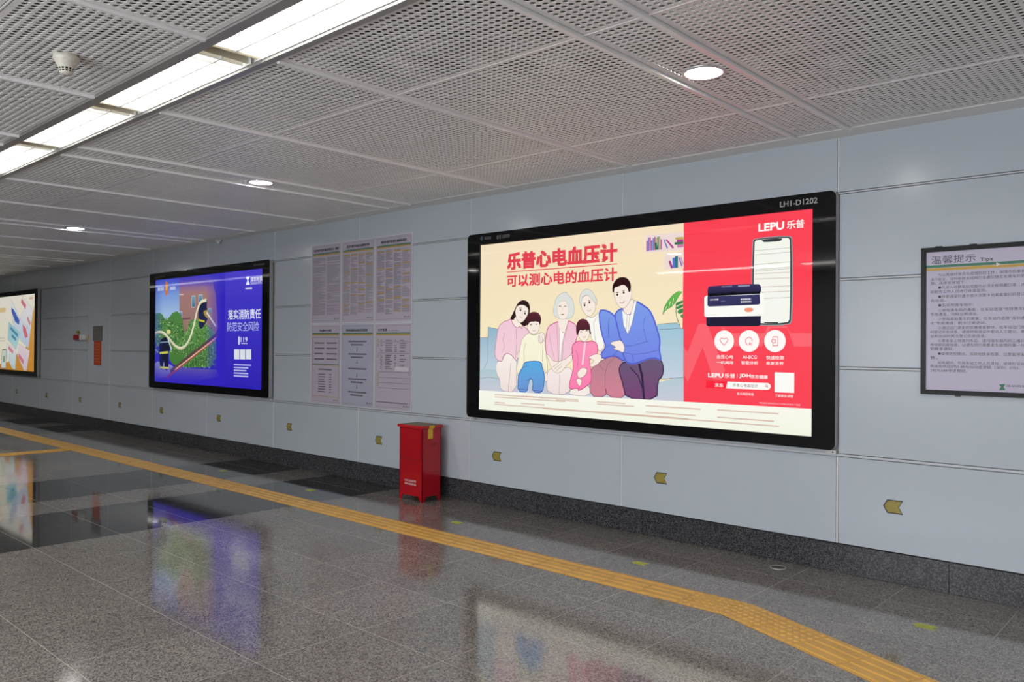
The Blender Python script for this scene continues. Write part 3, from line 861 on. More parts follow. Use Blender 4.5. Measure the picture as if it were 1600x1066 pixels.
# grandmother
A.poly([(605, 660), (640, 648), (680, 686), (720, 645), (755, 638), (776, 662), (780, 690), (762, 720), (757, 832), (605, 822), (600, 740)], (250, 240, 236), (244, 226, 224), sm=1, lines=INK)
A.line([(690, 690), (685, 826)], INK)
A.poly([(680, 320), (650, 334), (612, 355), (597, 400), (588, 470), (596, 548), (625, 600), (690, 608), (742, 582), (776, 546), (776, 490), (802, 462), (816, 400), (802, 345), (770, 325), (748, 317), (735, 370), (712, 402), (690, 372)], (246, 196, 214), (248, 208, 220), sm=1, edge=(238, 140, 184), ew=0.0110, lines=INK)
A.poly([(688, 365), (712, 402), (732, 372), (706, 480), (696, 604), (686, 604), (688, 480)], (254, 250, 244), lines=INK)
A.line([(668, 330), (676, 460), (680, 600)], INK); A.line([(748, 330), (716, 460), (706, 600)], INK); A.line([(615, 400), (632, 500), (655, 590)], (200, 90, 130))
A.poly([(682, 300), (712, 312), (740, 298), (748, 320), (734, 372), (712, 402), (688, 374), (678, 325)], SK, sm=1)
A.poly([(648, 275), (644, 240), (655, 200), (660, 170), (680, 140), (712, 121), (740, 120), (750, 142), (772, 155), (786, 190), (791, 238), (786, 280), (764, 303), (738, 303), (690, 306), (662, 292)], (224, 229, 224), sm=2, lines=(150, 150, 148))
A.poly([(672, 215), (685, 190), (705, 178), (735, 180), (746, 205), (752, 250), (747, 280), (735, 300), (712, 311), (690, 305), (680, 280), (671, 250)], SK, sm=2, lines=(190, 180, 172))
eyes((692, 216), (728, 217), True, 0.9); A.poly([(694, 272), (724, 270), (712, 279)], (120, 90, 84)); A.line([(712, 225), (708, 248)], (222, 184, 168), 0.003)
A.poly([(597, 546), (620, 560), (645, 600), (690, 600), (740, 578), (776, 546), (778, 592), (740, 625), (705, 668), (672, 684), (642, 664), (618, 612)], SK, sm=1, lines=INK)
for a, b in (((640, 640), (690, 600)), ((650, 655), (700, 615)), ((662, 668), (705, 632))): A.line([a, b], INK)
A.flush('printed_figure', p, MT['lit'])
# girl
A.poly([(762, 802), (790, 765), (818, 785), (895, 760), (902, 842), (755, 832)], (252, 240, 232), sm=1, lines=INK)
A.poly([(775, 492), (800, 466), (830, 454), (855, 468), (880, 464), (915, 455), (950, 476), (956, 520), (946, 562), (905, 577), (896, 600), (906, 640), (911, 720), (905, 752), (820, 808), (815, 782), (754, 797), (764, 720), (785, 660), (780, 560)], (255, 152, 190), (255, 130, 178), sm=1, edge=(250, 84, 150), ew=0.0077, lines=INK)
A.line([(866, 470), (858, 540), (848, 620)], (255, 215, 225), 0.02); A.line([(805, 520), (818, 580), (812, 640)], (190, 50, 110)); A.line([(880, 640), (840, 720), (822, 800)], (200, 60, 120))
A.poly([(818, 400), (825, 380), (850, 378), (895, 374), (897, 410), (890, 440), (870, 463), (850, 461), (830, 442), (819, 420)], SK, sm=2, lines=INK)
A.poly([(805, 405), (803, 360), (812, 325), (835, 305), (860, 303), (885, 318), (901, 350), (903, 385), (910, 410), (899, 412), (894, 378), (880, 384), (868, 376), (850, 386), (836, 380), (826, 386), (819, 412), (808, 416)], (104, 46, 60), (60, 28, 36), sm=1)
eyes((838, 394), (877, 386), True, 0.8); mouth((850, 428), (862, 434), (872, 426))
A.poly([(810, 682), (828, 655), (852, 640), (882, 652), (872, 690), (846, 712), (820, 716)], SK, sm=1, lines=INK); A.poly([(804, 730), (820, 713), (846, 730), (832, 778), (812, 752)], SK, sm=1, lines=INK)
A.poly([(888, 575), (920, 552), (972, 546), (984, 580), (960, 616), (912, 642), (894, 622), (930, 600), (915, 585)], SK, sm=1, lines=INK)
A.flush('printed_figure', p, MT['lit'])
# man
A.poly([(1103, 640), (1130, 604), (1165, 604), (1210, 616), (1280, 590), (1362, 567), (1396, 590), (1412, 650), (1402, 702), (1370, 736), (1366, 868), (1150, 856), (1130, 760), (1105, 682)], (104, 92, 122), (124, 70, 118), sm=1, edge=(62, 46, 82), ew=0.0110, lines=(50, 40, 60))
A.line([(1242, 620), (1262, 700), (1275, 862)], (54, 36, 70), 0.022); A.line([(1180, 640), (1235, 700), (1268, 800)], (66, 46, 84), 0.012)
A.poly([(1222, 180), (1264, 206), (1312, 240), (1342, 300), (1367, 380), (1387, 450), (1380, 520), (1393, 578), (1390, 592), (1340, 570), (1250, 600), (1205, 617), (1150, 607), (1125, 530), (1140, 490), (1112, 450), (1087, 340), (1070, 280), (1095, 245), (1122, 234)], BL, (116, 134, 232), sm=1, edge=BLE, ew=0.0154, lines=(60, 60, 130))
A.poly([(1122, 238), (1140, 262), (1180, 280), (1210, 172), (1224, 188), (1194, 330), (1163, 414), (1132, 345)], (252, 252, 248), lines=INK)
A.line([(1160, 270), (1152, 380)], INK); A.line([(1176, 285), (1165, 400)], INK)
A.poly([(1128, 225), (1160, 208), (1190, 160), (1208, 185), (1185, 270), (1160, 276), (1138, 262)], SK, sm=1, lines=INK)
A.line([(1285, 285), (1268, 350), (1285, 430), (1295, 465)], (66, 70, 160)); A.line([(1145, 495), (1200, 488), (1265, 470), (1305, 458)], (66, 70, 160)); A.line([(1140, 540), (1200, 550), (1280, 545), (1375, 520)], (60, 60, 150)); A.line([(1195, 550), (1205, 610)], (70, 75, 160))
A.poly([(1065, 120), (1072, 82), (1100, 76), (1132, 62), (1164, 80), (1174, 122), (1186, 100), (1194, 122), (1188, 160), (1162, 210), (1132, 236), (1100, 221), (1078, 180)], SK, sm=2, lines=INK)
A.poly([(1057, 120), (1055, 80), (1070, 45), (1095, 20), (1130, 12), (1160, 22), (1181, 50), (1187, 95), (1172, 126), (1160, 84), (1132, 64), (1092, 82), (1070, 86), (1066, 124)], (50, 22, 26), sm=1)
eyes((1091, 136), (1135, 121), False, 0.9); mouth((1108, 190), (1125, 198), (1142, 180), 0.006); A.line([(1110, 140), (1114, 168)], (222, 184, 168), 0.003)
A.poly([(1044, 466), (1090, 456), (1114, 450), (1142, 490), (1136, 544), (1098, 522), (1058, 512), (1085, 500), (1050, 485)], SK, sm=1, lines=INK)
A.flush('printed_figure', p, MT['lit'])
# white strip, headline
A.use(P)
A.poly([(742, 609.5), (1280, 639.5), (1280, 695), (742, 648)], (252, 252, 240), (244, 248, 228))
A.flush('white_strip', p, MT['lit'])
for r, (x0, y0, x1) in enumerate([(774, 616, 855), (774, 619.5, 884), (774, 628, 792), (815, 618.3, 905), (870, 624.3, 905), (774, 631, 1076), (934, 627, 978), (934, 630.5, 992), (815, 629.5, 852), (1010, 633, 1096), (1010, 643, 1088), (1122, 639.5, 1218), (1122, 651, 1210), (850, 637.5, 1218)]):
    xa, za = onwall(x0, y0, YP); xb_, zb_ = onwall(x1, y0, YP)
    A.use(None); A.marks((xa, za), (xb_, za), 1, 0.010, (212, 176, 160), seed=r)
A.flush('small_print', p, MT['lit'], 'stuff')
A.use(K2)
RD = (232, 66, 82)
HX = [330, 440, 548, 655, 765, 873, 985]; HW = [85, 85, 88, 92, 90, 92, 100]
A.text('乐普心电血压计', (330, 252), (1087, 302), RD, 0.042)
A.line([(325, 380), (1087, 322)], RD, 0.008)
A.text('可以测心电的血压计', (326, 402), (1087, 438), RD, 0.026)
A.flush('headline', p, MT['lit'])
# phone and monitor on the red panel
A.use(K3)
A.poly([(572, 120), (600, 82), (960, 52), (1000, 85), (998, 930), (960, 992), (610, 995), (565, 960)], (150, 156, 160), sm=1)
A.poly([(580, 125), (608, 90), (955, 62), (988, 95), (984, 930), (950, 982), (610, 986), (575, 955)], (52, 62, 66), sm=1)
A.poly([(595, 130), (620, 100), (945, 74), (972, 105), (968, 920), (940, 966), (620, 970), (590, 940)], (248, 250, 240), sm=1)
A.poly([(672, 98), (892, 78), (880, 105), (860, 115), (700, 126), (684, 118)], (48, 54, 58), sm=1)
for y in (205, 250, 350, 405, 420): A.line([(605, y+8), (965, y-22)], (170, 170, 165), 0.003)
for y in (450, 505, 590, 645, 710): A.line([(605, y+5), (965, y-12)], (205, 185, 180), 0.004)
for x in range(615, 965, 26):
    for y in (448, 505, 588, 643): A.line([(x, y-8), (x, y+8)], (215, 195, 190), 0.002)
A.line([(705, 962), (845, 962)], (60, 66, 66), 0.008)
A.flush('printed_phone', p, MT['lit'])
NV, NV2 = (56, 54, 100), (28, 24, 52)
A.poly([(100, 880), (670, 880), (664, 985), (640, 998), (120, 1000), (100, 985)], NV2)
A.poly([(78, 700), (100, 682), (690, 655), (700, 675), (698, 875), (680, 892), (100, 905), (80, 890)], (253, 253, 248))
A.poly([(112, 690), (655, 668), (660, 765), (640, 775), (130, 795), (112, 785)], NV, (48, 46, 88))
A.poly([(115, 600), (140, 580), (640, 555), (668, 580), (672, 640), (640, 658), (150, 676), (112, 670)], NV, NV2, sm=1)
A.poly([(115, 660), (660, 640), (660, 662), (115, 690)], (14, 12, 26))
A.poly([(360, 640), (405, 637), (405, 655), (360, 658)], (14, 12, 22))
A.poly([(492, 825), (510, 808), (575, 806), (592, 825), (575, 850), (510, 853)], (246, 150, 120), sm=1)
A.text('LEPU乐普', (140, 716), (226, 730), (235, 235, 240), 0.02)
A.marks((255, 735), (300, 733), 1, 0.010, (110, 108, 140)); A.marks((458, 712), (565, 702), 1, 0.012, (215, 215, 225)); A.marks((458, 738), (568, 732), 1, 0.012, (215, 215, 225)); A.marks((262, 582), (370, 576), 1, 0.010, (130, 130, 160)); A.marks((432, 575), (552, 570), 1, 0.010, (170, 170, 190))
A.flush('printed_monitor', p, MT['lit'])
WH = (255, 250, 246)
A.use(crop(1040, 290, 5.7))
A.text('LEPU', (838, 345), (1060, 390), WH, 0.03); A.text('乐普', (1088, 318), (1243, 375), WH, 0.012)
A.use(K5)
for cx, cy in ((530, 168), (812, 168), (1107, 168)): A.disc((cx, cy), 0.083, 0.083, WH, 32)
RL = (232, 84, 104)
A.line([(530, 215), (485, 168), (485, 145), (505, 132), (530, 148), (552, 132), (572, 145), (572, 168), (530, 215)], RL, 0.005, sm=1)
A.line([(795, 215), (775, 185), (775, 155), (795, 128), (825, 125), (848, 145), (848, 170)], RL, 0.005, sm=1); A.text('AI', (806, 182), (848, 217), RL, 0.01)
A.line([(1085, 150), (1085, 120), (1142, 120), (1142, 220), (1085, 222), (1085, 195)], RL, 0.005); A.line([(1090, 190), (1070, 175), (1070, 160), (1090, 150), (1112, 155), (1112, 185), (1090, 190)], RL, 0.005)
A.text('血压心电', (447, 324), (634, 370), WH, 0.008); A.text('一机两用', (447, 392), (634, 432), WH, 0.008)
A.text('AI-ECG', (742, 330), (902, 370), WH, 0.01); A.text('智能分析', (726, 393), (915, 438), WH, 0.008)
A.text('快速检测', (1010, 332), (1208, 380), WH, 0.008); A.text('亲友关怀', (1010, 400), (1208, 445), WH, 0.008)
A.text('LEPU', (353, 532), (520, 582), WH, 0.03); A.text('乐普', (538, 535), (655, 588), WH, 0.012)
A.line([(683, 540), (683, 585)], (255, 180, 190), 0.004); A.text('JDH', (708, 540), (830, 590), WH, 0.03); A.text('京东健康', (835, 550), (1027, 598), WH, 0.012)
A.poly([(330, 622), (570, 628), (556, 708), (325, 700)], (255, 40, 60)); A.text('京东', (428, 645), (522, 692), WH, 0.014)
A.poly([(570, 628), (1030, 645), (1055, 660), (1064, 685), (1050, 712), (1025, 722), (555, 706)], (255, 250, 246)); A.text('乐普心电血压计', (633, 648), (915, 697), (90, 76, 78), 0.0)
A.line([(1003, 675), (1010, 666), (1022, 670), (1024, 684), (1012, 690), (1003, 684), (1003, 675)], (235, 110, 120), 0.004); A.line([(1022, 688), (1030, 697)], (235, 110, 120), 0.005)
A.text('各大网店有售', (678, 748), (868, 790), WH, 0.004)
A.poly([(1107, 522), (1330, 530), (1328, 757), (1106, 748)], (252, 250, 246))
A.text('了解更多详情', (1112, 772), (1316, 812), WH, 0.004)
A.text('*请在医生指导或专业人士建议的情况下使用', (925, 858), (1396, 905), (255, 205, 210), 0.0)
A.flush('white_lettering', p, MT['lit'])
B = Art(-DEP-0.0005); B.use(crop(1040, 290, 5.7))
B.text('LH1-D1202', (1020, 145), (1352, 155), (168, 168, 170), 0.015)
B.use(crop(640, 240, 4.442)); B.text('83518999', (604, 568), (694, 584), (120, 120, 122), 0.0)
B.disc((500, 590), 0.020, 0.024, (42, 78, 92), 14); B.text('深圳报业', (520, 578), (566, 590), (120, 120, 122), 0.005); B.marks((520, 594), (566, 592), 1, 0.006, (110, 110, 112))
B.flush('bezel_lettering', t, MT['paper'])

# --- middle: fire safety poster
t, p = light_box(-13.285, -9.625, 0.872, 2.722, -13.095, -9.805, 0.975, 2.612,
                 'blue light box with a fire-safety poster of firefighters and a hose', 0.03, (72, 62, 205), (48, 36, 186))
A = Art(YP).use(crop(220, 390, 4.264))
BLU = (52, 38, 196)
A.poly([(86, 195), (260, 180), (300, 200), (300, 560), (86, 560)], (76, 120, 224), (196, 226, 240)); A.flush('printed_sky', p, MT['lit'])
A.poly([(255, 190), (470, 175), (500, 300), (515, 520), (470, 640), (285, 640), (258, 430)], (176, 130, 128), (150, 118, 110))
A.poly([(470, 175), (540, 170), (560, 520), (515, 560), (505, 300)], (110, 90, 160), BLU, horiz=True)
A.poly([(255, 186), (470, 170), (470, 240), (255, 250)], (82, 72, 190), (160, 122, 140))
for q in ([(340, 310), (362, 308), (362, 385), (340, 385)], [(385, 303), (410, 301), (410, 350), (385, 352)], [(448, 395), (470, 393), (470, 440), (448, 440)], [(258, 415), (275, 412), (275, 450), (258, 450)]):
    A.poly(q, (120, 176, 196), (60, 110, 150), lines=(200, 190, 196), lw=0.012)
A.line([(258, 300), (285, 300)], (210, 190, 200), 0.02); A.line([(275, 465), (330, 458)], (110, 80, 90), 0.02)
A.flush('printed_building', p, MT['lit'])
rg = random.Random(11)
A.poly([(86, 430), (140, 420), (165, 480), (230, 402), (275, 440), (290, 560), (280, 660), (86, 660)], (86, 140, 72), (72, 122, 62), sm=1)
A.poly([(300, 560), (330, 470), (380, 460), (440, 500), (500, 560), (505, 780), (300, 790), (190, 760), (190, 660)], (98, 150, 78), (70, 124, 58), sm=1)
for k in range(1500):
    cx = rg.uniform(92, 500); cy = rg.uniform(430, 790)
    if cx < 280 and (cy > 700 or cy < 430+60*abs(math.sin(cx*0.02))): continue
    if cx > 280 and cy < 470+(60 if cx < 310 else 0)+max(0, (cx-440)*1.2): continue
    c = rg.choice(((134, 182, 96), (52, 96, 44), (104, 160, 76), (176, 208, 140), (70, 112, 70), (38, 76, 50), (120, 160, 120)))
    r = rg.uniform(3, 8); a = rg.uniform(0, 3.1)
    A.poly([(cx+r*math.cos(a), cy+r*math.sin(a)), (cx+0.5*r*math.cos(a+1.6), cy+0.5*r*math.sin(a+1.6)), (cx-r*math.cos(a), cy-r*math.sin(a)), (cx+0.5*r*math.cos(a-1.6), cy+0.5*r*math.sin(a-1.6))], c); A.k -= 1
A.k += 1
A.flush('printed_foliage', p, MT['lit'], 'stuff')
for x in range(310, 505, 18): A.line([(x, 640), (x+3, 790)], (60, 70, 60), 0.012)
A.poly([(86, 770), (180, 780), (300, 790), (505, 800), (520, 850), (300, 890), (86, 880)], (104, 92, 172), (70, 56, 190))
A.poly([(86, 740), (190, 760), (240, 800), (160, 860), (86, 850)], (150, 150, 205), (110, 100, 190), sm=1)
A.poly([(165, 850), (270, 760), (490, 575), (515, 570), (495, 605), (300, 760), (175, 862)], (196, 92, 62), (150, 72, 70))
A.line([(200, 810), (330, 705), (515, 560)], (92, 74, 70), 0.05); A.line([(230, 800), (500, 590)], (238, 186, 166), 0.02)
A.flush('printed_ramp', p, MT['lit'])
A.poly([(395, 345), (425, 330), (442, 345), (440, 390), (455, 440), (440, 480), (400, 540), (385, 500), (382, 400)], (34, 40, 74), sm=1)
A.poly([(410, 345), (430, 328), (444, 336), (440, 352), (418, 358)], (60, 62, 66), sm=1)
A.poly([(415, 410), (452, 400), (470, 450), (455, 470), (425, 440)], (176, 150, 60), sm=1); A.line([(440, 420), (500, 510)], (235, 240, 245), 0.03); A.line([(385, 470), (425, 480)], (196, 190, 70), 0.03)
A.flush('printed_firefighter', p, MT['lit'])
A.poly([(130, 600), (165, 580), (192, 600), (200, 650), (182, 690), (186, 800), (160, 805), (155, 720), (146, 800), (128, 795), (122, 650)], (22, 28, 52), sm=1)
A.poly([(172, 540), (190, 530), (202, 545), (196, 565), (176, 565)], (226, 226, 150), sm=1); A.line([(128, 690), (180, 685)], (206, 206, 80), 0.035); A.line([(130, 785), (186, 790)], (206, 206, 80), 0.03); A.line([(130, 620), (186, 615)], (130, 150, 170), 0.02)
A.line([(180, 590), (205, 665)], (220, 225, 235), 0.03)
A.flush('printed_firefighter', p, MT['lit'])
A.line([(95, 560), (120, 548), (155, 556), (190, 595), (225, 640), (262, 662), (300, 645), (335, 580), (360, 480), (378, 395), (402, 345), (436, 338)], (236, 232, 200), 0.046, sm=2); A.line([(95, 566), (120, 554), (155, 562), (190, 601), (225, 646), (262, 668), (300, 651), (337, 582)], (190, 190, 150), 0.014, sm=2)
A.flush('printed_hose', p, MT['lit'])
A.fade([(430, 160), (562, 150), (562, 900), (430, 900)], BLU, (0, 1, 1, 0)); A.fade([(80, 770), (562, 790), (562, 905), (80, 895)], BLU, (0, 0, 1, 1))
A.fade([(80, 190), (562, 165), (562, 290), (80, 300)], (60, 54, 200), (0.85, 0.85, 0, 0)); A.fade([(80, 190), (150, 190), (150, 890), (80, 890)], (52, 60, 190), (0.6, 0, 0, 0.6))
A.flush('blue_fade', p, MT['lit_soft'])
A.use(crop(220, 390, 4.264))
A.text('深圳', (112, 254), (152, 275), (240, 244, 255), 0.01); A.text('消防', (194, 248), (234, 268), (240, 244, 255), 0.01); A.disc((173, 260), 0.055, 0.12, (220, 120, 60), 20); A.disc((173, 254), 0.03, 0.05, (240, 190, 90), 14)
A.poly([(700, 182), (728, 180), (718, 205), (728, 234), (700, 236), (712, 207)], (240, 244, 255)); A.text('深圳地铁', (732, 184), (812, 210), (240, 244, 255), 0.014); A.text('SHENZHEN METRO', (732, 219), (812, 228), (240, 244, 255), 0.0)
A.line([(700, 260), (742, 258)], (220, 226, 250), 0.02)
A.text('落实消防责任', (584, 404), (800, 460), (232, 236, 252), 0.014); A.text('防范安全风险', (578, 484), (788, 542), (180, 186, 240), 0.006)
A.text('119', (668, 584), (712, 617), (226, 230, 250), 0.012); A.line([(656, 585), (656, 628)], (226, 230, 250), 0.04); A.line([(672, 626), (712, 627)], (200, 206, 246), 0.012)
for x in (624, 663, 702): A.poly([(x, 665), (x+35, 665), (x+35, 732), (x, 731)], (226, 232, 236))
A.flush('white_lettering', p, MT['lit'])
for r in range(5):
    A.marks((622, 762+r*18.6), (718+(18 if r == 0 else 0), 762+r*18.6), 1, 0.020, (206, 210, 250), seed=r)
A.flush('small_print', p, MT['lit'], 'stuff')
B = Art(-DEP-0.0005).use(crop(220, 390, 4.264)); B.text('LH1-D1204', (752, 98), (823, 102), (130, 130, 132), 0.01); B.marks((92, 182), (160, 176), 1, 0.02, (80, 80, 84)); B.flush('bezel_lettering', t, MT['paper'])

# --- left: leaflet poster, cut by the picture edge
t, p = light_box(-22.40, -18.655, 0.875, 2.715, -22.20, -18.835, 0.975, 2.615,
                 'bright cream light box with a poster of fanned leaflets at the left edge', 0.03, (252, 247, 232), (250, 244, 214))
A = Art(YP).use(crop(0, 430, 5.075))
A.poly([(272, 240), (275, 770), (-170, 745), (60, 690), (215, 560), (238, 400)], (232, 178, 92), (214, 146, 48)); A.flush('orange_ground', p, MT['lit'])
for pts, c, c2 in (([(175, 165), (262, 275), (225, 575), (165, 505), (160, 330), (190, 270)], (250, 244, 240), (214, 224, 240)),
                   ([(88, 190), (160, 350), (240, 440), (225, 580), (165, 520), (100, 380)], (240, 246, 246), (196, 214, 238)),
                   ([(70, 370), (160, 460), (130, 590), (60, 510)], (156, 216, 224), (190, 228, 230)),
                   ([(55, 540), (130, 590), (120, 752), (95, 735), (50, 640)], (250, 240, 240), (190, 226, 226)),
                   ([(150, 545), (235, 600), (210, 755), (190, 755), (140, 640)], (250, 226, 228), (214, 206, 224))):
    A.poly(pts, c, c2, lines=(205, 205, 205), lw=0.012)
    A.flush('printed_leaflet', p, MT['lit'])
A.poly([(90, 258), (110, 275), (155, 360), (150, 395), (120, 370), (92, 290)], (74, 104, 190)); A.poly([(180, 390), (205, 420), (222, 490), (200, 500), (182, 440)], (222, 120, 130)); A.line([(172, 205), (202, 250)], (220, 130, 140), 0.1); A.line([(218, 340), (238, 385)], (220, 150, 150), 0.08)
A.line([(70, 575), (102, 610)], (226, 140, 150), 0.08); A.line([(150, 640), (185, 690)], (226, 130, 150), 0.1); A.poly([(232, 175), (262, 172), (262, 190), (232, 193)], (240, 190, 170)); A.line([(85, 420), (140, 480)], (90, 150, 190), 0.07); A.line([(95, 480), (125, 510)], (90, 150, 190), 0.07)
A.poly([(0, 262), (46, 258), (46, 292), (0, 300)], (238, 208, 150)); A.poly([(18, 592), (50, 590), (46, 740), (8, 738)], (226, 232, 224), lines=(110, 110, 110), lw=0.02); A.poly([(24, 640), (42, 640), (40, 690), (22, 690)], (150, 176, 140)); A.line([(0, 500), (35, 500)], (210, 205, 195), 0.02); A.line([(0, 522), (40, 522)], (210, 205, 195), 0.02)
A.flush('printed_details', p, MT['lit'])

# ------------------------------------------------------------------ tips board at the right edge
def panel_board(name, x0, x1, z0, z1, depth, fr, label, cat, frame_m, paper_c, group=None):
    t = thing(name, ((x0+x1)/2, 0, z0), label, cat, group)
    b = MB()
    b.box(x0, x1, -depth, -0.0015, z1-fr, z1); b.box(x0, x1, -depth, -0.0015, z0, z0+fr)
    b.box(x0, x0+fr, -depth, -0.0015, z0+fr, z1-fr); b.box(x1-fr, x1, -depth, -0.0015, z0+fr, z1-fr)
    b.build('frame', frame_m, t)
    s = MB(); c = s2l(paper_c)
    s.box(x0+fr-0.001, x1-fr+0.001, -depth+min(0.008, depth*0.3), -0.0015, z0+fr-0.001, z1-fr+0.001); s.c = [c]*len(s.f)
    o = s.build('sheet', MT['paper'], t)
    return t, o, -depth+min(0.008, depth*0.3)
t, sh, yb = panel_board('tips_board', -1.605, -0.925, 1.297, 2.262, 0.032, 0.031, 'black framed tips notice board on the wall at the right edge', 'notice board', MT['black_frame'], (196, 188, 212))
A = Art(yb).use(crop(1400, 360, 3.805))
INKT = (52, 48, 62)
A.text('温馨提示', (210, 155), (474, 186), INKT, 0.0); A.text('Tips', (500, 164), (575, 186), INKT, 0.02)
A.flush('title', sh, MT['paper'])
xl, xr = -1.574, -0.956
zg = A.w((183, 222))[1]
A.use(None)
A.poly([(xl, zg-0.004), (xr, zg-0.004), (xr, zg+0.013), (xl, zg+0.013)], (34, 116, 84)); A.flush('green_stripe', sh, MT['paper'])
A.poly([(xl, zg-0.025), (xr, zg-0.025), (xr, zg-0.007), (xl, zg-0.007)], (200, 160, 52)); A.flush('yellow_stripe', sh, MT['paper'])
A.poly([(-1.17, zg-0.018), (-1.145, zg-0.004), (-1.17, zg+0.010)], (206, 210, 204)); A.flush('stripe_arrow', sh, MT['paper'])
TIPS = [(1, '为认真做好常态化疫情防控工作，保障市民乘客的', 268), (0, '出行安全，深圳地铁全线网已全面实施实名乘车的管控措', 294), (0, '施，具体安排如下：', 316),
        (1, '●凡进入地铁车站范围内必须全程佩戴口罩，进站', 343), (0, '前配合工作人员进行体温监测。', 367),
        (1, '●持普通深圳通卡或计次票卡的乘客需扫码登记实', 396), (0, '名信息。', 419), (1, '●实名制乘车指引：', 447),
        (1, '①使用乘车码的乘客，在车站选择“地铁乘车码”', 477), (0, '专用通道，扫码过闸进站。', 501),
        (1, '②使用其他票卡的乘客，在车站内选择“深圳通', 529), (0, '卡”专用通道，刷卡过闸进站。', 553),
        (1, '③通过边门进出的优惠乘客群体，在车站边门处扫', 580), (0, '码登记实名信息，或提供有效证件配合人工登记，需在进', 605), (0, '站和出站时两次登记实名信息。', 629),
        (1, '④乘客坐上地铁列车后，请扫描车厢内的二维码上', 657), (0, '传地铁同乘信息，以便在同行乘客发生疫情的第一时间接', 681), (0, '到精准通知。', 704),
        (1, '●疫情防控期间，深圳地铁单程票、日票暂停发', 733), (0, '售。', 757),
        (1, '如有疑问，可向车站工作人员咨询，或拨打深圳地', 786), (0, '铁服务热线0755-88960600或港铁（深圳）0755-', 808), (0, '29276688寻求帮助。', 832)]
CH = 0.0232
cvb = crop(1400, 360, 3.805)
for ind, s_, yy in TIPS:
    q = cvb((212, yy)); z = onwall(q[0], q[1], yb)[1]
    n = sum(0.55 if ord(ch) < 128 else 1.0 for ch in s_)
    x = -1.548 + (2*CH if ind else 0)
    A.text(s_, (x, z+0.0105), (min(x+n*CH, -0.962), z-0.0105), INKT, 0.0); A.k -= 1
A.k += 1
A.flush('notice_text', sh, MT['paper'])
A.use(cvb); A.poly([(612, 917), (650, 914), (640, 932), (650, 950), (612, 950), (624, 932)], (30, 116, 84)); A.text('深圳地铁', (656, 918), (778, 936), INKT, 0.006); A.text('SHENZHEN METRO', (656, 943), (778, 948), INKT, 0.0)
A.flush('printed_logo', sh, MT['paper'])
for bx in (-1.50, -1.30):
    MB().box(bx-0.02, bx+0.02, -0.028, -0.006, 2.2615, 2.268).build('clip', MT['black_frame'], t)
MB().box(-1.40, -1.37, -0.028, -0.008, 1.290, 1.2975).build('clip', MT['black_frame'], t)

# ------------------------------------------------------------------ six notices between the light boxes
PX = [-8.727, -8.092, -7.441, -6.776]
ZT, ZM, ZB = 2.835, 1.847, 0.855
NOTE = [('notice', 0, 0, 'upper left notice of the group of six, grey text in two columns', '深圳市城市轨道交通运营管理办法（摘要）'),
        ('notice', 1, 0, 'upper middle notice of the group of six, four text columns with yellow headings', '深圳市城市轨道交通乘客守则'),
        ('notice', 2, 0, 'upper right notice of the group of six, dense columns with yellow highlights', '深圳市城市轨道交通乘客须知'),
        ('notice', 0, 1, 'lower left notice of the group of six, with two outlined boxes of text', '车站服务行为规范'),
        ('notice', 1, 1, 'lower middle notice of the group of six, a flow chart with arrows', '深圳地铁服务热线投诉处理流程'),
        ('notice', 2, 1, 'lower right notice of the group of six, a bus table just above the red cabinet', '公交信息')]
PAP, GREYT, DKT = (188, 180, 196), (140, 132, 146), (66, 60, 74)
